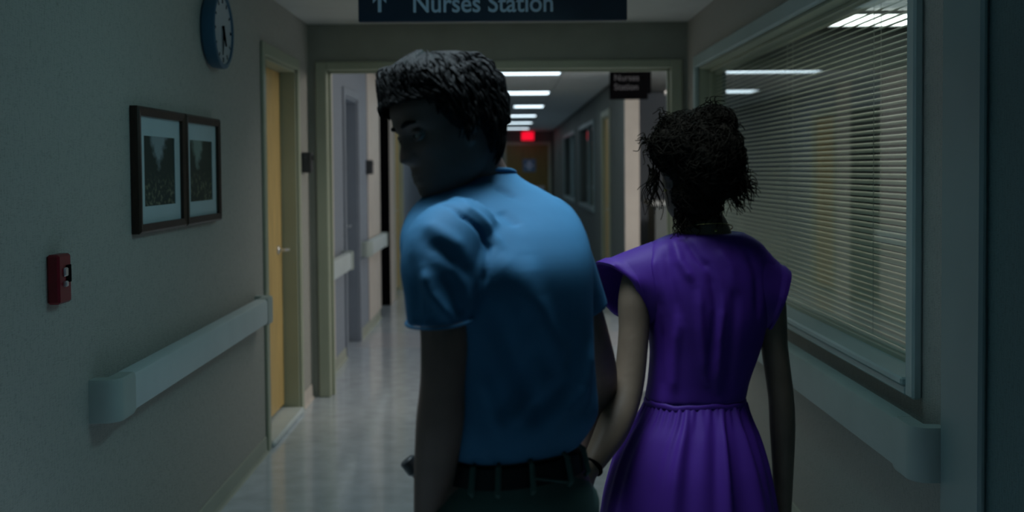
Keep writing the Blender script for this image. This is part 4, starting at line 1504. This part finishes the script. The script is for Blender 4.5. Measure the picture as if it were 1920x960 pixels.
RID = [(2 * math.pi * k / 21 + random.uniform(-0.12, 0.12), random.uniform(0.05, 0.11), random.uniform(0.3, 1.3), random.uniform(-0.14, 0.14)) for k in range(21)]
outer, inner = [], []
for i, q in enumerate(arr):
    t = i / (len(arr) - 1)
    ro, ri = [], []
    for k in range(N_):
        a = 2 * math.pi * k / N_
        ct, st = math.cos(a), math.sin(a)
        w_ = 0.0
        for (a0, wd0, hh, dr) in RID:
            da = (a - a0 - dr * t + math.pi) % (2 * math.pi) - math.pi
            wdt = wd0 * (0.55 + 0.9 * min(1, t * 1.6))
            if abs(da) < 3.2 * wdt:
                w_ += hh * (0.0035 + 0.0135 * min(1, t * 2.0)) * math.exp(-(da / wdt) ** 2)
        w_ += (0.0022 * max(0, 1 - t * 4)) * math.sin(46 * a + ph[5])
        e_ = 2 / 2.15
        cx = math.copysign(abs(ct) ** e_, ct)
        sx_ = math.copysign(abs(st) ** e_, st)
        R_, F_ = Vector((math.cos(gy), math.sin(gy), 0)), Vector((-math.sin(gy), math.cos(gy), 0))
        d = R_ * cx + F_ * sx_
        ro.append(Vector(q[:3]) + R_ * cx * q[3] + F_ * sx_ * q[4] + d * w_)
        ri.append(Vector(q[:3]) + R_ * cx * (q[3] - 0.003) + F_ * sx_ * (q[4] - 0.003) + d * w_)
    outer.append(ro)
    inner.append(ri)
ring_loft(bm, outer + inner[::-1], caps=False)
part('skirt', bm, M['dress'], girl, True, None)
for a_ in gank:
    shoe('shoe', girl, a_, (0, 1, 0), M['shoe'], 0.9)

# hair: scalp cap, pinned-up mass, curls and flyaway wisps


def hair_line_girl(th):
    a = abs((th + math.pi) % (2 * math.pi) - math.pi)
    return np.interp(math.degrees(a), [0, 30, 55, 75, 90, 110, 140, 180], [0.055, 0.05, 0.03, -0.01, 0.0, -0.045, -0.075, -0.085])


def girl_off(th, z, x, y):
    t = min(max((z - hair_line_girl(th)) / 0.014, 0), 1)
    thick = 0.016 + 0.005 * math.sin(7 * th + 40 * z) + 0.004 * math.sin(13 * th - 55 * z)
    return -0.008 + t * (thick + 0.008)


bm = bmesh.new()
head_grid(bm, ghp, girl_off, nz=64, nt=84, scale=0.93)


def blob(c, r, s):
    t = bmesh.new()
    bmesh.ops.create_icosphere(t, subdivisions=4, radius=1.0)
    for v in t.verts:
        p = v.co.copy()
        k = 1 + 0.09 * math.sin(9 * p.x + 5 * p.z + s) * math.sin(8 * p.y + s) + 0.06 * math.sin(17 * p.z + 11 * p.y + 2 * s)
        v.co = Vector(c) + Vector((p.x * r[0], p.y * r[1], p.z * r[2])) * k
    merge(bm, t)


mass = [(W(1290, 275, 2.33), (0.078, 0.085, 0.072)), (W(1335, 235, 2.32), (0.050, 0.055, 0.042)), (W(1330, 300, 2.29), (0.072, 0.060, 0.085)), (W(1360, 330, 2.28), (0.040, 0.040, 0.045)), (W(1310, 365, 2.31), (0.055, 0.045, 0.050))]
for i, (c, r) in enumerate(mass):
    blob(c, r, i * 1.7)


def curl(p0, d, L, amp, turns, r0):
    d = Vector(d).normalized()
    s = d.cross(Vector((0.3, 0.8, 0.5))).normalized()
    b = d.cross(s)
    n = 16
    pts, rad = [], []
    f0 = random.uniform(0, 6.28)
    for k in range(n):
        t = k / (n - 1)
        a = f0 + turns * 2 * math.pi * t
        pts.append(Vector(p0) + d * L * t + (s * math.cos(a) + b * math.sin(a)) * amp * (0.4 + 0.6 * t) + Vector((0, 0, -0.35 * L * t * t)))
        rad.append(r0 * (1 - 0.75 * t) + 0.0004)
    tube(bm, pts, rad, 5)


for i in range(1900):
    c, r = mass[random.choices(range(5), (4, 2, 4, 1.5, 2))[0]]
    v = Vector((random.gauss(0, 1), random.gauss(-0.4, 1), random.gauss(0, 1))).normalized()
    ax = v.cross(Vector((random.gauss(0, 1), random.gauss(0, 1), random.gauss(0, 0.6)))).normalized()
    lat = ax
    span, turns, f0 = random.uniform(0.5, 1.3), random.uniform(0.8, 2.2), random.uniform(0, 6.28)
    r0, am = random.uniform(0.0007, 0.0018), random.uniform(0.003, 0.009)
    lift = random.uniform(0.98, 1.10)
    pts, rad = [], []
    for k in range(14):
        t = k / 13
        q = Matrix.Rotation(span * t, 3, ax) @ v
        n_ = 1.0 + (lift - 1.0) * (0.4 + t)
        pts.append(c + Vector((q.x * r[0], q.y * r[1], q.z * r[2])) * n_ + lat * am * math.sin(f0 + 6.28 * turns * t) + q * am * 0.5 * math.cos(f0 + 6.28 * turns * t))
        rad.append(r0 * (1 - 0.7 * t) + 0.0003)
    tube(bm, pts, rad, 5)
# stray curls: left edge, top, right tumble, nape
for (px, py, y, dx, dz, n_, L) in ((1224, 268, 2.31, -0.6, 0.2, 9, 0.028), (1228, 320, 2.33, -0.1, -1, 14, 0.055), (1250, 228, 2.30, -0.4, 0.4, 8, 0.025), (1335, 208, 2.30, 0.1, 0.5, 12, 0.022), (1362, 240, 2.30, 0.6, 0.2, 10, 0.025),
                                   (1372, 322, 2.27, 0.75, -0.6, 26, 0.050), (1366, 340, 2.27, 0.5, -0.8, 22, 0.045), (1376, 300, 2.27, 0.5, -0.6, 12, 0.035), (1275, 398, 2.31, 0.0, -1, 14, 0.035), (1338, 372, 2.31, 0.25, -1, 14, 0.04), (1300, 392, 2.31, 0.1, -1, 12, 0.025)):
    for i in range(int(n_ * 2.2)):
        p = W(px + random.gauss(0, 5), py + random.gauss(0, 8), y + random.gauss(0, 0.010))
        curl(p, (dx + random.gauss(0, 0.25), random.gauss(0, 0.25), dz + random.gauss(0, 0.25)), L * random.uniform(0.7, 1.3), random.uniform(0.005, 0.011), random.uniform(0.6, 1.4), random.uniform(0.0008, 0.0017))
part('hair', bm, M['hair_girl'], girl, True, None)

# necklace, earring, bracelet
bm = bmesh.new()
pts = ell(W(1322, 430, 2.36), Vector((0.060, 0.0, 0.002)), Vector((0, 0.058, -0.016)), 48)
tube(bm, pts + [pts[0]], 0.0014, 6)
sphere(bm, W(1342, 433, 2.302), 0.0035, 10, 6)
part('necklace', bm, M['gold'], girl, True, None)
bm = bmesh.new()
sphere(bm, ghp(Vector((-0.080, 0.0, -0.047)) * 0.93), 0.004, 10, 6)
part('earring', bm, M['gold'], girl, True, None)
bm = bmesh.new()
dn = (gwL - W(1126, 845, 2.195)).normalized()
s_ = dn.cross(Vector((0, 1, 0))).normalized()
c = gwL - dn * 0.004
pts = ell(c, s_ * 0.0225, dn.cross(s_) * 0.0245, 28)
tube(bm, pts + [pts[0]], 0.0045, 8)
part('bracelet', bm, M['black'], girl, True, None)
